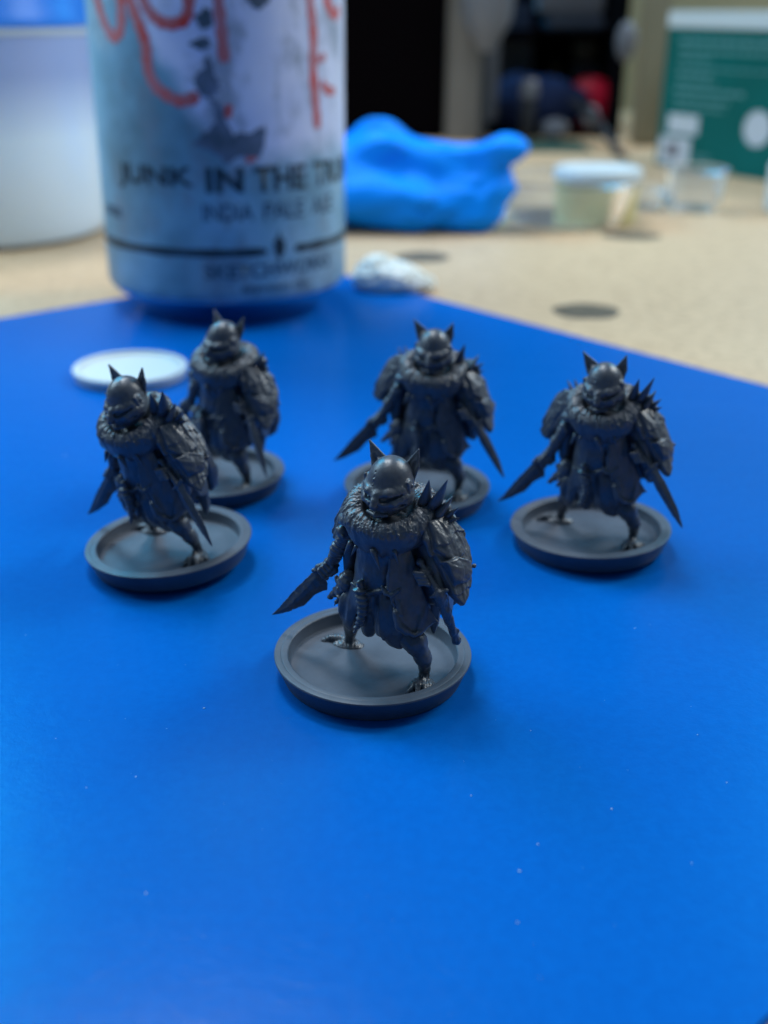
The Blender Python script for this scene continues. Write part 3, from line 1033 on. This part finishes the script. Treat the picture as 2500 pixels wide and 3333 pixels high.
def build_collar(parent):
    V = Vol((-5.6, -8.2, 17.0), (8.2, 4.8, 26.4), .08)
    cx, cy, cz = 1.5, -1.1, 22.3
    sl, X, Y, Z = V.sub(V.lo, V.lo + V.n * V.h)
    x, y = X - cx, Y - cy
    th = np.arctan2(x, -y)              # 0 = front
    rho = np.sqrt((x / 1.07)**2 + (y / .93)**2)
    front = np.clip(-y / 4, -1, 1)
    zc = cz + .35 - 1.35 * front + .12 * np.abs(x)      # droops in front
    mr = 3.55 + .45 * np.clip(front, 0, 1)
    a = rho - mr
    b = (Z - zc)
    ra = 1.7 + .05 * front
    rb_up = 1.75
    rb_dn = 2.75 + .45 * np.clip(front, 0, 1)
    rb = np.where(b > 0, rb_up, rb_dn)
    # lean outwards: lower part sits further out
    a2 = a - .0 * b + .10 * np.maximum(-b, 0)
    d = (np.sqrt((a2 / ra)**2 + (b / rb)**2) - 1) * np.minimum(ra, 1.6)
    phi = np.arctan2(b, a2)
    wob = fbm(th * 3.2, phi * .9, 0 * th + 3, 2)
    s1 = np.sin(th * 17 + wob * 6 + phi * .9)
    s2 = np.sin(th * 52 + wob * 9 - phi * 1.3)
    env = np.clip((a2 + 1.5) / 1.2, 0, 1)
    upper = np.clip((b + 1.0) / 1.6, 0, 1)
    tuft = np.maximum(fbm(th * 9 + phi, phi * 3.2, 0 * th + 9, 2), 0)
    strand = fbm(th * 16 + 3 * wob, phi * 1.5 + th, 0 * th + 2, 2)
    fleck = np.maximum(fbm(th * 26, phi * 4.5 + 4 * wob, 0 * th + 7, 2), 0)
    d = d + env * ((-.03 * np.abs(s1) - .02 * s2 - .24 * strand) * (.12 + .7 * upper) - .16 * tuft * upper - .24 * fleck * upper - .16 * fbm(th * 3, phi * 1.2, 0 * th + 9, 2))
    # ragged lower fringe
    low = np.clip(-(b + 1.2) / 1.5, 0, 1)
    d = d + low * (.22 * (.5 + .5 * np.sin(th * 11 + wob * 5)))
    V.d[sl] = d
    # shoulder masses
    V.ell((-2.6, -.2, 21.2), (2.0, 2.4, 1.9), .8, disp=lambda X, Y, Z: .18 * fbm(X * 3, Y * 3, Z * .9, 2))
    V.ell((5.4, -.4, 21.6), (2.1, 2.3, 1.9), .8, disp=lambda X, Y, Z: .18 * fbm(X * 3, Y * 3, Z * .9, 2))
    # knotted ends at the left shoulder
    V.tube([(-2.3, -4.4, 21.4), (-3.6, -3.2, 21.8), (-4.1, -2.2, 21.6)], [.35, .6, .75], .15)
    V.ell((-4.2, -1.9, 19.9), (.8, .9, .85), .15)
    V.tube([(-4.9, -2.1, 20.2), (-3.9, -2.9, 19.6)], [.22, .2], .1)
    # neck shadow hollow
    V.ell((1.4, -2.4, 24.4), (3.05, 3.35, 2.9), .35, cut=True)
    return V.obj('fur_collar', M_RESIN, parent)


def build_head(parent):
    V = Vol((-2.6, -6.6, 22.2), (5.6, 2.2, 30.8), .06)
    cx, cy, cz = 1.4, -1.9, 26.9
    V.ell((cx, cy + .1, cz + .25), (2.6, 2.85, 2.85), .3)
    V.ell((cx, cy - .45, cz - 1.5), (3.15, 2.6, 1.8), .8)
    V.ell((cx, cy - 1.5, cz - 2.0), (2.1, 1.75, 1.25), .6)      # muzzle
    V.ell((cx, cy - .7, cz - 3.0), (1.7, 2.0, .9), .6)          # jaw
    fz = cz - .55
    V.ell((cx, cy - .2, cz - 1.0), (2.85, 2.75, 2.1), .8)
    # brow ridge, frowning V
    V.tube([(cx - 2.5, cy - 1.35, fz + .35), (cx - 1.3, cy - 2.65, fz - .02), (cx, cy - 3.05, fz - .35), (cx + 1.3, cy - 2.65, fz - .02),
            (cx + 2.5, cy - 1.35, fz + .35)], [.3, .38, .38, .38, .3], .5)
    for s in (-1, 1):
        V.tube([(cx + s * .35, cy - 3.35, fz - .95), (cx + s * 1.3, cy - 2.95, fz - .68), (cx + s * 2.15, cy - 2.15, fz - .3)],
               [.26, .42, .24], .15, cut=True)
        V.ell((cx + s * 1.25, cy - 2.3, fz - .8), (.36, .32, .18), .05)
        V.tube([(cx + s * .9, cy - 3.15, fz - 1.35), (cx + s * 1.9, cy - 2.45, fz - 1.15), (cx + s * 2.7, cy - 1.2, fz - .5)],
               [.24, .34, .34], .35)
        V.tube([(cx + s * 2.05, cy - 2.5, fz - 1.7), (cx + s * 2.6, cy - 1.4, fz - 1.35)], [.16, .2], .25, cut=True)
        # temple plates below the ears
        V.ell((cx + s * 2.55, cy - .35, cz + .15), (.45, .8, .75), .15)
        V.tube([(cx + s * 2.85, cy - .9, cz + .6), (cx + s * 2.95, cy - .6, cz - .5)], [.2, .16], .08)
        V.ell((cx + s * 2.95, cy - .1, cz + .1), (.2, .25, .25), .06)
        V.ell((cx + s * 2.85, cy - .7, cz - 1.1), (.22, .25, .25), .1)
    V.ell((cx, cy - 3.15, fz - 1.15), (.62, .5, .4), .35)
    V.tube([(cx, cy - 3.0, fz - .2), (cx, cy - 3.45, fz - .9), (cx, cy - 3.75, fz - 1.45), (cx, cy - 3.5, fz - 1.85)], [.34, .42, .36, .2], .3)
    for s in (-1, 1):
        V.ell((cx + s * .28, cy - 3.62, fz - 1.25), (.13, .16, .1), .06, cut=True)
    V.tube([(cx - 1.5, cy - 2.6, fz - 2.15), (cx - .7, cy - 3.15, fz - 2.2), (cx, cy - 3.3, fz - 2.15), (cx + .7, cy - 3.15, fz - 2.2),
            (cx + 1.5, cy - 2.6, fz - 2.15)], [.08, .10, .10, .10, .08], .2, cut=True)
    V.tube([(cx - 1.3, cy - 2.75, fz - 2.6), (cx, cy - 3.2, fz - 2.7), (cx + 1.3, cy - 2.75, fz - 2.6)], [.22, .26, .22], .3)
    V.tube([(cx - 2.5, cy - 1.7, fz - .15), (cx - 1.2, cy - 2.95, fz - .55), (cx, cy - 3.35, fz - .75), (cx + 1.2, cy - 2.95, fz - .55),
            (cx + 2.5, cy - 1.7, fz - .15)], [.14, .22, .2, .22, .14], .15, cut=True)
    # row of small rivets / stitches up the forehead
    for i in range(7):
        a = .10 + i * .085
        yy = cy - 2.8 * math.cos(a * 1.3)
        zz = cz + .2 + 2.85 * math.sin(a * 1.3)
        V.ell((cx - .75 + .05 * (i % 2), yy, zz - .35), (.09, .1, .09), .08, cut=(i % 2 == 1))
    V.disp(lambda X, Y, Z: fbm(X * 2.2, Y * 2.2, Z * 2.2, 3) * .07 * np.clip((29.0 - Z) / 2.5, .2, 1.2))
    o = V.obj('head', M_RESIN, parent)
    pv = Vector((cx, cy, 0)) * MM
    o.data.transform(Matrix.Translation(pv) @ Matrix.Rotation(math.radians(-16), 4, 'Z') @ Matrix.Translation(-pv))
    return o


def build_ear(parent, side):
    if side > 0:
        b1, b2, tip = (2.95, -.3, 28.7), (3.85, -.9, 27.0), (4.35, -.6, 30.75)
        mid = (4.4, -.9, 28.7)
    else:
        b1, b2, tip = (.15, .1, 29.1), (-1.05, -.3, 27.9), (-1.95, .9, 30.75)
        mid = (-1.5, .3, 29.1)
    b1, b2, tip, mid = map(np.array, (b1, b2, tip, mid))
    lo = np.minimum(np.minimum(b1, b2), np.minimum(tip, mid)) - 1.2
    hi = np.maximum(np.maximum(b1, b2), np.maximum(tip, mid)) + 1.2
    V = Vol(lo, hi, .055)
    up = b1 * .25 + tip * .75 + (mid - b2) * 0.02
    V.sheet([b1, b1 * .5 + tip * .5 + (b1 - b2) * .04, tip, tip * .45 + mid * .55, mid, b2], .16, k=.1, rnd=.1)
    V.cone(b1, tip, .24, .08, .15)
    V.cone(b2, mid, .25, .18, .15)
    V.cone(mid, tip, .18, .08, .12)
    V.cone((b1 + b2) / 2, b1 * .3 + b2 * .3 + mid * .4, .55, .2, .3)
    fr = (b1 + b2 + mid * 1.2 + tip * .8) / 4 + np.array((0, -.42, 0))
    V.ell(fr, (.30, .34, .85), .15, cut=True, rot=Matrix.Rotation(.35 * side, 3, 'Y'))
    V.disp(lambda X, Y, Z: fbm(X * 4, Y * 4, Z * 4, 2) * .05)
    return V.obj('ear', M_RESIN, parent)


def build_hide(parent):
    """shaggy layered hide hanging over the right-hand shoulder"""
    V = Vol((4.2, -7.2, 11.6), (13.4, 4.0, 24.6), .08)
    P = [(5.8, -3.1, 22.6), (7.3, -.6, 22.9), (8.9, .8, 21.0), (10.1, .5, 18.6), (11.0, -1.2, 16.2), (11.4, -3.0, 14.6), (10.8, -4.4, 13.3),
         (10.2, -4.6, 13.6), (9.1, -5.0, 14.6), (8.3, -4.9, 17.4), (7.2, -4.5, 19.6)]

    def tex(a, b):
        st_ = fbm(b * 1.5 + 3, a * .28 + 9, 0 * a, 2) * .27
        lay = ((a * .3 + .10 * np.sin(b * 1.7) + 100) % 1.0)
        return st_ * .8 + .20 * lay + .07 * np.abs(np.sin(b * 4 + np.sin(a * .6) * 1.3)) * np.clip(vnoise(a * .5, b * .5, 0 * a) * 3 + .5, 0, 1)
    V.sheet(P, .42, k=.2, rnd=.2, bend=(.4, .5), tex=tex, up=(1, -.3, .5))
    # top layer
    V.sheet([(5.9, -3.3, 22.7), (7.6, -.6, 22.9), (9.6, .2, 20.4), (9.9, -1.6, 18.6), (9.2, -3.9, 18.2), (7.3, -4.7, 19.9)], .5, k=.12, rnd=.2,
            bend=(.45, .5), tex=tex, up=(1, -.3, .5))
    V.sheet([(8.2, -4.9, 18.8), (9.5, -3.4, 19.0), (10.5, -1.4, 17.9), (10.9, -2.6, 16.0), (9.5, -4.9, 15.9)], .55, k=.1, rnd=.2, bend=(.4, .6),
            tex=tex, up=(1, -.3, .5))
    V.cone((11.2, -1.6, 17.2), (11.8, -1.7, 17.5), .22, .2, .1)
    V.ell((11.9, -1.7, 17.55), (.28, .28, .28), .05)
    V.tube([(6.0, -3.6, 22.6), (6.6, -4.6, 21.2), (7.3, -4.9, 19.6)], [.35, .4, .3], .3)
    V.disp(lambda X, Y, Z: fbm(X * 2.2, Y * 2.2, Z * 2.2, 2) * .07)
    return V.obj('hide_cape', M_RESIN, parent)


def build_hide_left(parent):
    V = Vol((-9.2, -2.6, 14.4), (-1.4, 6.6, 26.0), .09)
    V.sheet([(-2.2, .6, 24.4), (-3.6, 2.6, 24.3), (-5.0, 3.9, 23.3), (-6.0, 4.3, 20.9), (-7.4, 4.4, 18.2), (-7.6, 4.0, 16.8), (-7.0, 3.6, 16.1),
             (-5.8, 2.9, 16.3), (-4.6, 1.2, 19.0), (-3.2, -.2, 22.4)], .42, k=.2, rnd=.2, bend=(.4, .6), up=(-1, -.3, .3),
            tex=lambda a, b: fbm(b * 2.4 + 3, a * .5 + 9, 0 * a, 3) * .26 + .06 * np.abs(np.sin(b * 4)))
    V.sheet([(-4.6, 2.6, 20.2), (-5.9, 3.9, 20.0), (-7.6, 4.0, 17.4), (-7.0, 3.5, 15.9), (-5.6, 2.6, 16.2)], .6, k=.15, rnd=.25, bend=(.2, .3), up=(-1, -.3, .3))
    V.disp(lambda X, Y, Z: fbm(X * 2.5, Y * 2.5, Z * 2.5, 2) * .12)
    return V.obj('hide_cape', M_RESIN, parent)


def build_cloak(parent):
    V = Vol((-6.8, -5.8, 4.6), (10.8, 5.8, 24.4), .11)
    V.sheet([(-3.2, 2.2, 23.5), (1.4, 3.0, 24.0), (6.4, 2.2, 23.4), (9.0, 1.6, 19.0), (9.6, .4, 14.0), (9.0, .2, 10.8), (7.7, .8, 9.6),
             (6.7, .9, 5.4), (6.0, 1.4, 8.4), (4.6, 2.4, 8.6), (2.0, 3.0, 9.6), (-.6, 3.0, 9.0), (-3.0, 2.6, 10.2), (-4.6, 1.9, 12.4), (-5.6, 1.6, 15.5),
             (-5.4, 1.8, 19.0)], .62, k=.2, rnd=.15, bend=(.4, 1.4), up=(0, 1, 0),
            tex=lambda a, b: .12 * np.sin(b * 2.5 + np.sin(a * .4)))

    def ds(X, Y, Z):
        return .38 * np.sin(X * 1.9 + fbm(X * .3, Y * .3, Z * .1, 2) * 4) * np.clip((22 - Z) / 8, 0, 1) + fbm(X * 1.2, Y * 1.2, Z * .6, 2) * .3
    V.disp(ds)
    # side curtain under the arm, dark hollow in front of it
    V.sheet([(8.6, -3.8, 17.2), (9.2, -3.6, 14.6), (8.8, -2.0, 11.4), (8.6, 0.4, 10.4), (9.2, .9, 14.0), (8.8, 1.2, 18.4)], .5, k=.3, rnd=.15)
    # loose sleeve
    V.tube([(6.2, -1.6, 20.6), (7.6, -3.2, 18.0), (8.3, -4.0, 15.4), (8.4, -3.6, 13.0)], [1.7, 1.35, 1.1, .6], .5)
    V.tube([(5.2, -1.2, 20.0), (6.0, -2.0, 16.4), (7.0, -1.2, 12.5)], [1.2, 1.0, .9], .6)
    V.tube([(-3.4, .6, 20.0), (-4.2, 1.2, 16.6), (-4.0, 1.2, 13.0)], [1.2, .9, .8], .6)
    return V.obj('cloak', M_RESIN, parent)


def build_dagger(parent):
    V = Vol((-15.8, .2, 4.0), (-5.0, 4.6, 15.6), .075)
    V.sheet([(-8.6, 2.3, 12.7), (-9.3, 2.35, 12.1), (-11.9, 2.45, 8.95), (-14.0, 2.5, 6.1), (-14.9, 2.5, 5.05), (-13.8, 2.5, 5.35), (-12.3, 2.5, 6.0),
             (-10.3, 2.45, 7.2), (-8.9, 2.4, 8.9), (-7.75, 2.4, 9.65), (-7.35, 2.4, 9.75), (-7.3, 2.35, 10.7), (-7.65, 2.3, 11.5)],
            .38, k=.08, rnd=.05, taper=.42)
    V.tube([(-9.0, 2.1, 12.4), (-8.3, 2.2, 12.6), (-7.4, 2.1, 11.6)], [.35, .5, .33], .2)
    V.tube([(-8.4, 2.1, 12.9), (-7.2, 1.9, 13.6), (-6.0, 1.6, 14.6)], [.5, .42, .4], .2)
    V.ell((-5.75, 1.55, 14.9), (.5, .5, .5), .1)
    for p in ((-8.2, 1.8, 13.1), (-8.7, 1.75, 12.5), (-8.0, 1.75, 12.3)):
        V.ell(p, (.2, .2, .2), .06)
    V.disp(lambda X, Y, Z: fbm(X * 3, Y * 3, Z * 3, 3) * .09)
    return V.obj('dagger', M_RESIN, parent)


def build_sword(parent, tip=(13.8, -9.0, 7.0), blunt=False):
    g = np.array((8.75, -6.05, 15.3))
    tip = np.array(tip, float)
    hilt = np.array((6.0, -4.5, 18.3))
    lo = np.minimum(np.minimum(g, tip), hilt) - 1.3
    hi = np.maximum(np.maximum(g, tip), hilt) + 1.3
    V = Vol(lo, hi, .075)
    ax = (tip - g) / np.linalg.norm(tip - g)
    side = np.array((.86, .05, .5))
    side = side - ax * side.dot(ax)
    side /= np.linalg.norm(side)
    L = np.linalg.norm(tip - g)
    w = .8
    if blunt:
        V.tube([g, g + ax * L * .35, g + ax * L * .8, tip], [.75, .62, .5, .42], .2)
        V.ell(tip - ax * .3, (.55, .5, .6), .15)
        for i in range(4):
            p = g + ax * L * (.2 + .2 * i) + side * (.45 if i % 2 else -.4)
            V.ell(p, (.22, .22, .35), .12)
        V.disp(lambda X, Y, Z: fbm(X * 3.2, Y * 3.2, Z * 1.6, 3) * .22)
    else:
        V.sheet([g + side * w, g + ax * L * .3 + side * w * 1.1, g + ax * L * .72 + side * w * .8, tip, g + ax * L * .75 - side * w * .62,
                 g + ax * L * .3 - side * w, g - side * w * .8], .42, k=.08, rnd=.05, taper=.6)
        V.disp(lambda X, Y, Z: fbm(X * 3, Y * 3, Z * 1.5, 2) * .08)
    V.tube([hilt, g], [.34, .42], .15)
    V.tube([g - side * 1.05 + ax * .1, g, g + side * .95 - ax * .35], [.2, .38, .26], .12)
    V.ell(hilt, (.5, .5, .5), .1)
    return V.obj('sword', M_RESIN, parent)


def build_horn(parent):
    V = Vol((-3.0, -6.8, 6.6), (1.4, -3.0, 15.2), .07)
    P = [(-1.2, -4.7, 13.7), (-.75, -5.0, 12.6), (-.6, -5.1, 11.4), (-.85, -5.1, 10.1), (-1.35, -4.9, 8.9), (-1.75, -4.7, 8.0)]
    R = [.62, .68, .6, .48, .3, .1]
    V.tube(P, R, .15)
    V.ell((-1.15, -4.7, 13.8), (.85, .7, .3), .1)
    V.ell((-.7, -5.0, 12.2), (.8, .75, .18), .08)
    V.disp(lambda X, Y, Z: .08 * np.sin(Z * 9) + fbm(X * 3, Y * 3, Z * 3, 2) * .08)
    return V.obj('horn', M_RESIN, parent)


def build_pouch(parent):
    V = Vol((-7.6, -3.0, 7.8), (-1.4, 2.9, 15.2), .08)
    V.ell((-3.9, -.5, 12.7), (1.2, 1.4, 1.5), .3)
    V.ell((-4.5, -.2, 11.2), (1.0, 1.2, 1.1), .4)
    V.tube([(-4.9, -.1, 11.4), (-6.3, .5, 9.9), (-6.9, .8, 9.4)], [.7, .34, .08], .2)
    V.tube([(-5.0, -.6, 12.6), (-5.3, -.6, 13.2)], [.5, .3], .2)
    V.tube([(-4.6, -1.2, 10.8), (-5.3, -1.1, 9.6)], [.4, .1], .15)
    V.disp(lambda X, Y, Z: .05 * np.sin(Z * 7 + X * 3) + fbm(X * 1.5, Y * 1.5, Z * 1.5, 3) * .16)
    return V.obj('pouch', M_RESIN, parent)


def build_buckle(parent):
    V = Vol((1.0, -7.2, 11.6), (4.9, -2.8, 16.4), .06)
    c = (2.9, -4.75, 14.6)
    V.tube([(1.75, -4.85, 14.8), (2.3, -5.15, 14.2), (3.0, -5.2, 14.1), (3.7, -4.9, 14.6), (4.1, -4.5, 15.2)], [.2, .26, .26, .24, .18], .12)
    V.ell((2.9, -4.7, 14.5), (1.0, .45, .6), .15)
    V.ell((2.5, -5.15, 14.7), (.22, .2, .16), .08, cut=True)
    V.ell((3.3, -5.1, 14.9), (.22, .2, .16), .08, cut=True)
    V.tube([(3.0, -5.1, 13.9), (3.2, -5.2, 13.1), (3.5, -5.2, 12.6)], [.25, .2, .1], .12)
    V.disp(lambda X, Y, Z: fbm(X * 4, Y * 4, Z * 4, 2) * .08)
    o = V.obj('buckle', M_RESIN, parent)
    o.data.transform(Matrix.Translation(Vector((0, -.55, .1)) * MM))
    return o


def spike(name, a, b, r, parent, flat=.55):
    """faceted thorn with a slight belly"""
    a, b = Vector(a), Vector(b)
    ax = (b - a)
    q = ax.to_track_quat('Z', 'Y')
    L = ax.length
    vs, fs = [], []
    ring = 10
    prof = [(0, 1), (.22, 1.0), (.5, .68), (.78, .32), (.95, .09)]
    for (t_, f) in prof:
        for i in range(ring):
            an = 2 * math.pi * i / ring
            vs.append(tuple(a + q @ Vector((r * f * math.cos(an), r * f * flat * math.sin(an), L * t_))))
    vs.append(tuple(b))
    for k in range(len(prof) - 1):
        for i in range(ring):
            j = (i + 1) % ring
            fs.append((k * ring + i, k * ring + j, (k + 1) * ring + j, (k + 1) * ring + i))
    k = len(prof) - 1
    for i in range(ring):
        fs.append((k * ring + i, k * ring + (i + 1) % ring, len(vs) - 1))
    fs.append(tuple(reversed(range(ring))))
    return mesh_obj(name, vs, fs, M_RESIN, parent)


def build_quiver(parent):
    V = Vol((4.6, -3.4, 19.8), (11.6, 3.4, 26.6), .08)
    V.tube([(6.2, 1.6, 21.4), (7.6, -.2, 23.8)], [1.0, 1.0], .3)
    V.tube([(7.9, -.5, 23.4), (9.2, -1.2, 22.9)], [.7, .3], .3)
    V.disp(lambda X, Y, Z: fbm(X * 2, Y * 2, Z * 2, 3) * .22)
    return V.obj('quiver', M_RESIN, parent)


fig = thing('goblin_figurine', 'front figurine, nearest and sharpest, with a stubby knobbed sword at its right', 'figurine',
            (-1.24, 125.45, 0), 0, 'grey goblin figurines on round bases')
base_o = build_base(fig)
parts = []
body_o = build_body(fig)
tunic_o = build_tunic(fig)
collar_o = build_collar(fig)
head_o = build_head(fig)
ear_r = build_ear(head_o, 1)
ear_l = build_ear(head_o, -1)
hide_o = build_hide(fig)
hide2_o = build_hide_left(fig)
cloak_o = build_cloak(fig)
dag_o = build_dagger(fig)
sword_o = build_sword(fig, (10.75, -3.6, 8.3), True)
horn_o = build_horn(fig)
pouch_o = build_pouch(fig)
buck_o = build_buckle(tunic_o)
quiv_o = build_quiver(fig)
for a, b, r in (((5.5, -1.6, 24.3), (6.3, -3.2, 28.15), .85), ((6.6, -1.7, 24.2), (8.5, -3.4, 28.55), .95),
                ((7.2, -1.6, 23.2), (8.9, -1.6, 25.95), 1.15), ((8.3, -1.3, 23.2), (9.75, -1.8, 24.75), .7), ((8.2, -1.2, 22.7), (9.95, -2.0, 23.45), .6),
                ((8.0, -.9, 22.3), (9.3, -1.5, 22.3), .4)):
    spike('thorn', a, b, r, quiv_o)
for a, b, r in (((-3.2, 3.2, 23.2), (-4.35, 3.9, 25.5), .5), ((-2.5, 3.0, 23.6), (-3.25, 3.9, 25.7), .45), ((-4.4, 3.9, 22.2), (-5.0, 4.0, 23.9), .45)):
    spike('thorn', a, b, r, hide2_o)
for a, b, r in (((.6, -6.0, 19.9), (1.65, -6.35, 17.4), .45), ((3.1, -5.7, 20.0), (3.7, -5.6, 18.0), .34), ((-2.4, -4.5, 19.8), (-3.3, -4.6, 17.9), .42),
                ((-1.6, -4.9, 19.6), (-2.3, -5.0, 18.1), .33)):
    spike('fang', a, b, r, collar_o, .8)

# where each one stands: base x, y, base tilt, figure yaw / shift / lean on its base (mm, radians)
SPOTS = {
    'F': dict(pos=(-1.24, 125.45), yaw=-14.4, off=(.39, -1.18), lean=(-1.4, -3.2), tilt=(0, 0)),
    'R': dict(pos=(32.6, 164.0), yaw=-11.2, off=(-.08, -.12), lean=(.9, .9), tilt=(.03, -.01)),
    'B': dict(pos=(5.6, 181.3), yaw=.6, off=(.17, 1.04), lean=(-1.5, -1.1), tilt=(0, 0)),
    'L': dict(pos=(-32.3, 156.2), yaw=-19.0, off=(-.41, .8), lean=(5.2, 3.4), tilt=(.07, .015)),
    'LB': dict(pos=(-30.1, 186.6), yaw=-21.0, off=(.74, .46), lean=(-3.8, -.7), tilt=(0, 0)),
}


def tiltm(tx, ty):
    # small shear-free tilt: z' = z + tx*x + ty*y
    return (Matrix.Rotation(-math.atan(tx), 3, 'Y') @ Matrix.Rotation(math.atan(ty), 3, 'X'))


def copy_tree(o, parent):
    c = o.copy()
    COL.objects.link(c)
    c.parent = parent
    for ch in list(o.children):
        copy_tree(ch, c)
    return c


def settle(root, s):
    """tilt the base to rest on its lower edge, turn and lean the sculpture on it"""
    tx, ty = s['tilt']
    lift = 11.3 * math.hypot(tx, ty)
    root.location = (s['pos'][0] * MM, s['pos'][1] * MM, (lift + .02) * MM)
    root.rotation_euler = tiltm(tx, ty).to_euler()
    lx, ly = (math.radians(a) for a in s['lean'])
    R = tiltm(lx, ly).to_4x4() @ Matrix.Rotation(math.radians(s['yaw']), 4, 'Z')
    # lean about the feet, at the height of the base floor
    T = Matrix.Translation(Vector((s['off'][0], s['off'][1], 0)) * MM)
    for ch in root.children:
        if ch.name.startswith('base'):
            ch.rotation_euler = (0, 0, random.uniform(0, 6))
            continue
        ch.matrix_local = T @ R
        if s is SPOTS['F'] and ch is hide2_o:      # bent inwards on this casting
            ch.matrix_local = Matrix.Translation(Vector((1.0, .3, 0)) * MM) @ T @ R


LABELS = {
    'R': 'rightmost figurine, standing near the mat edge with dark thorns and a long thin sword',
    'B': 'figurine directly behind the front one, dagger pointing down to the left',
    'L': 'left figurine in front of the white disc, turned to the left on a tilted base',
    'LB': 'most blurred figurine, just in front of the can, half hidden by the left one',
}
straight_sword = build_sword(None, (13.8, -9.0, 7.0), False)
sword_mesh = straight_sword.data
bpy.data.objects.remove(straight_sword)
for key, lab in LABELS.items():
    r = copy_tree(fig, None)
    r['label'] = lab
    for ch in r.children:
        if ch.name.startswith('sword'):
            ch.data = sword_mesh
    settle(r, SPOTS[key])
    if key in ('B', 'LB'):          # thorns snapped off on these two
        q_ = [c for c in r.children if c.name.startswith('quiver')][0]
        th_ = sorted([c for c in q_.children], key=lambda c: max(v.co.z for v in c.data.vertices))
        for c in th_[-1:] if key == 'B' else th_[-2:]:
            bpy.data.objects.remove(c)
settle(fig, SPOTS['F'])
# support nub left on the front one only
nub = lathe('support_nub', [(0, 0), (.16, 0), (.15, .55), (.24, .75), (.24, .85), (0, .87)], M_RESIN, hide2_o, seg=16, loc=(-3.0, 1.3, 24.3))
fl = mesh_obj('flap', [(-4.0, .6, 22.4), (-2.6, .2, 22.4), (-2.75, .9, 25.0), (-4.0, 1.4, 22.4), (-2.6, 1.2, 22.4)],
              [(0, 1, 2), (3, 2, 4), (0, 2, 3), (1, 4, 2), (0, 3, 4, 1)], M_RESIN, hide2_o, smooth=False)
bpy.context.view_layer.update()
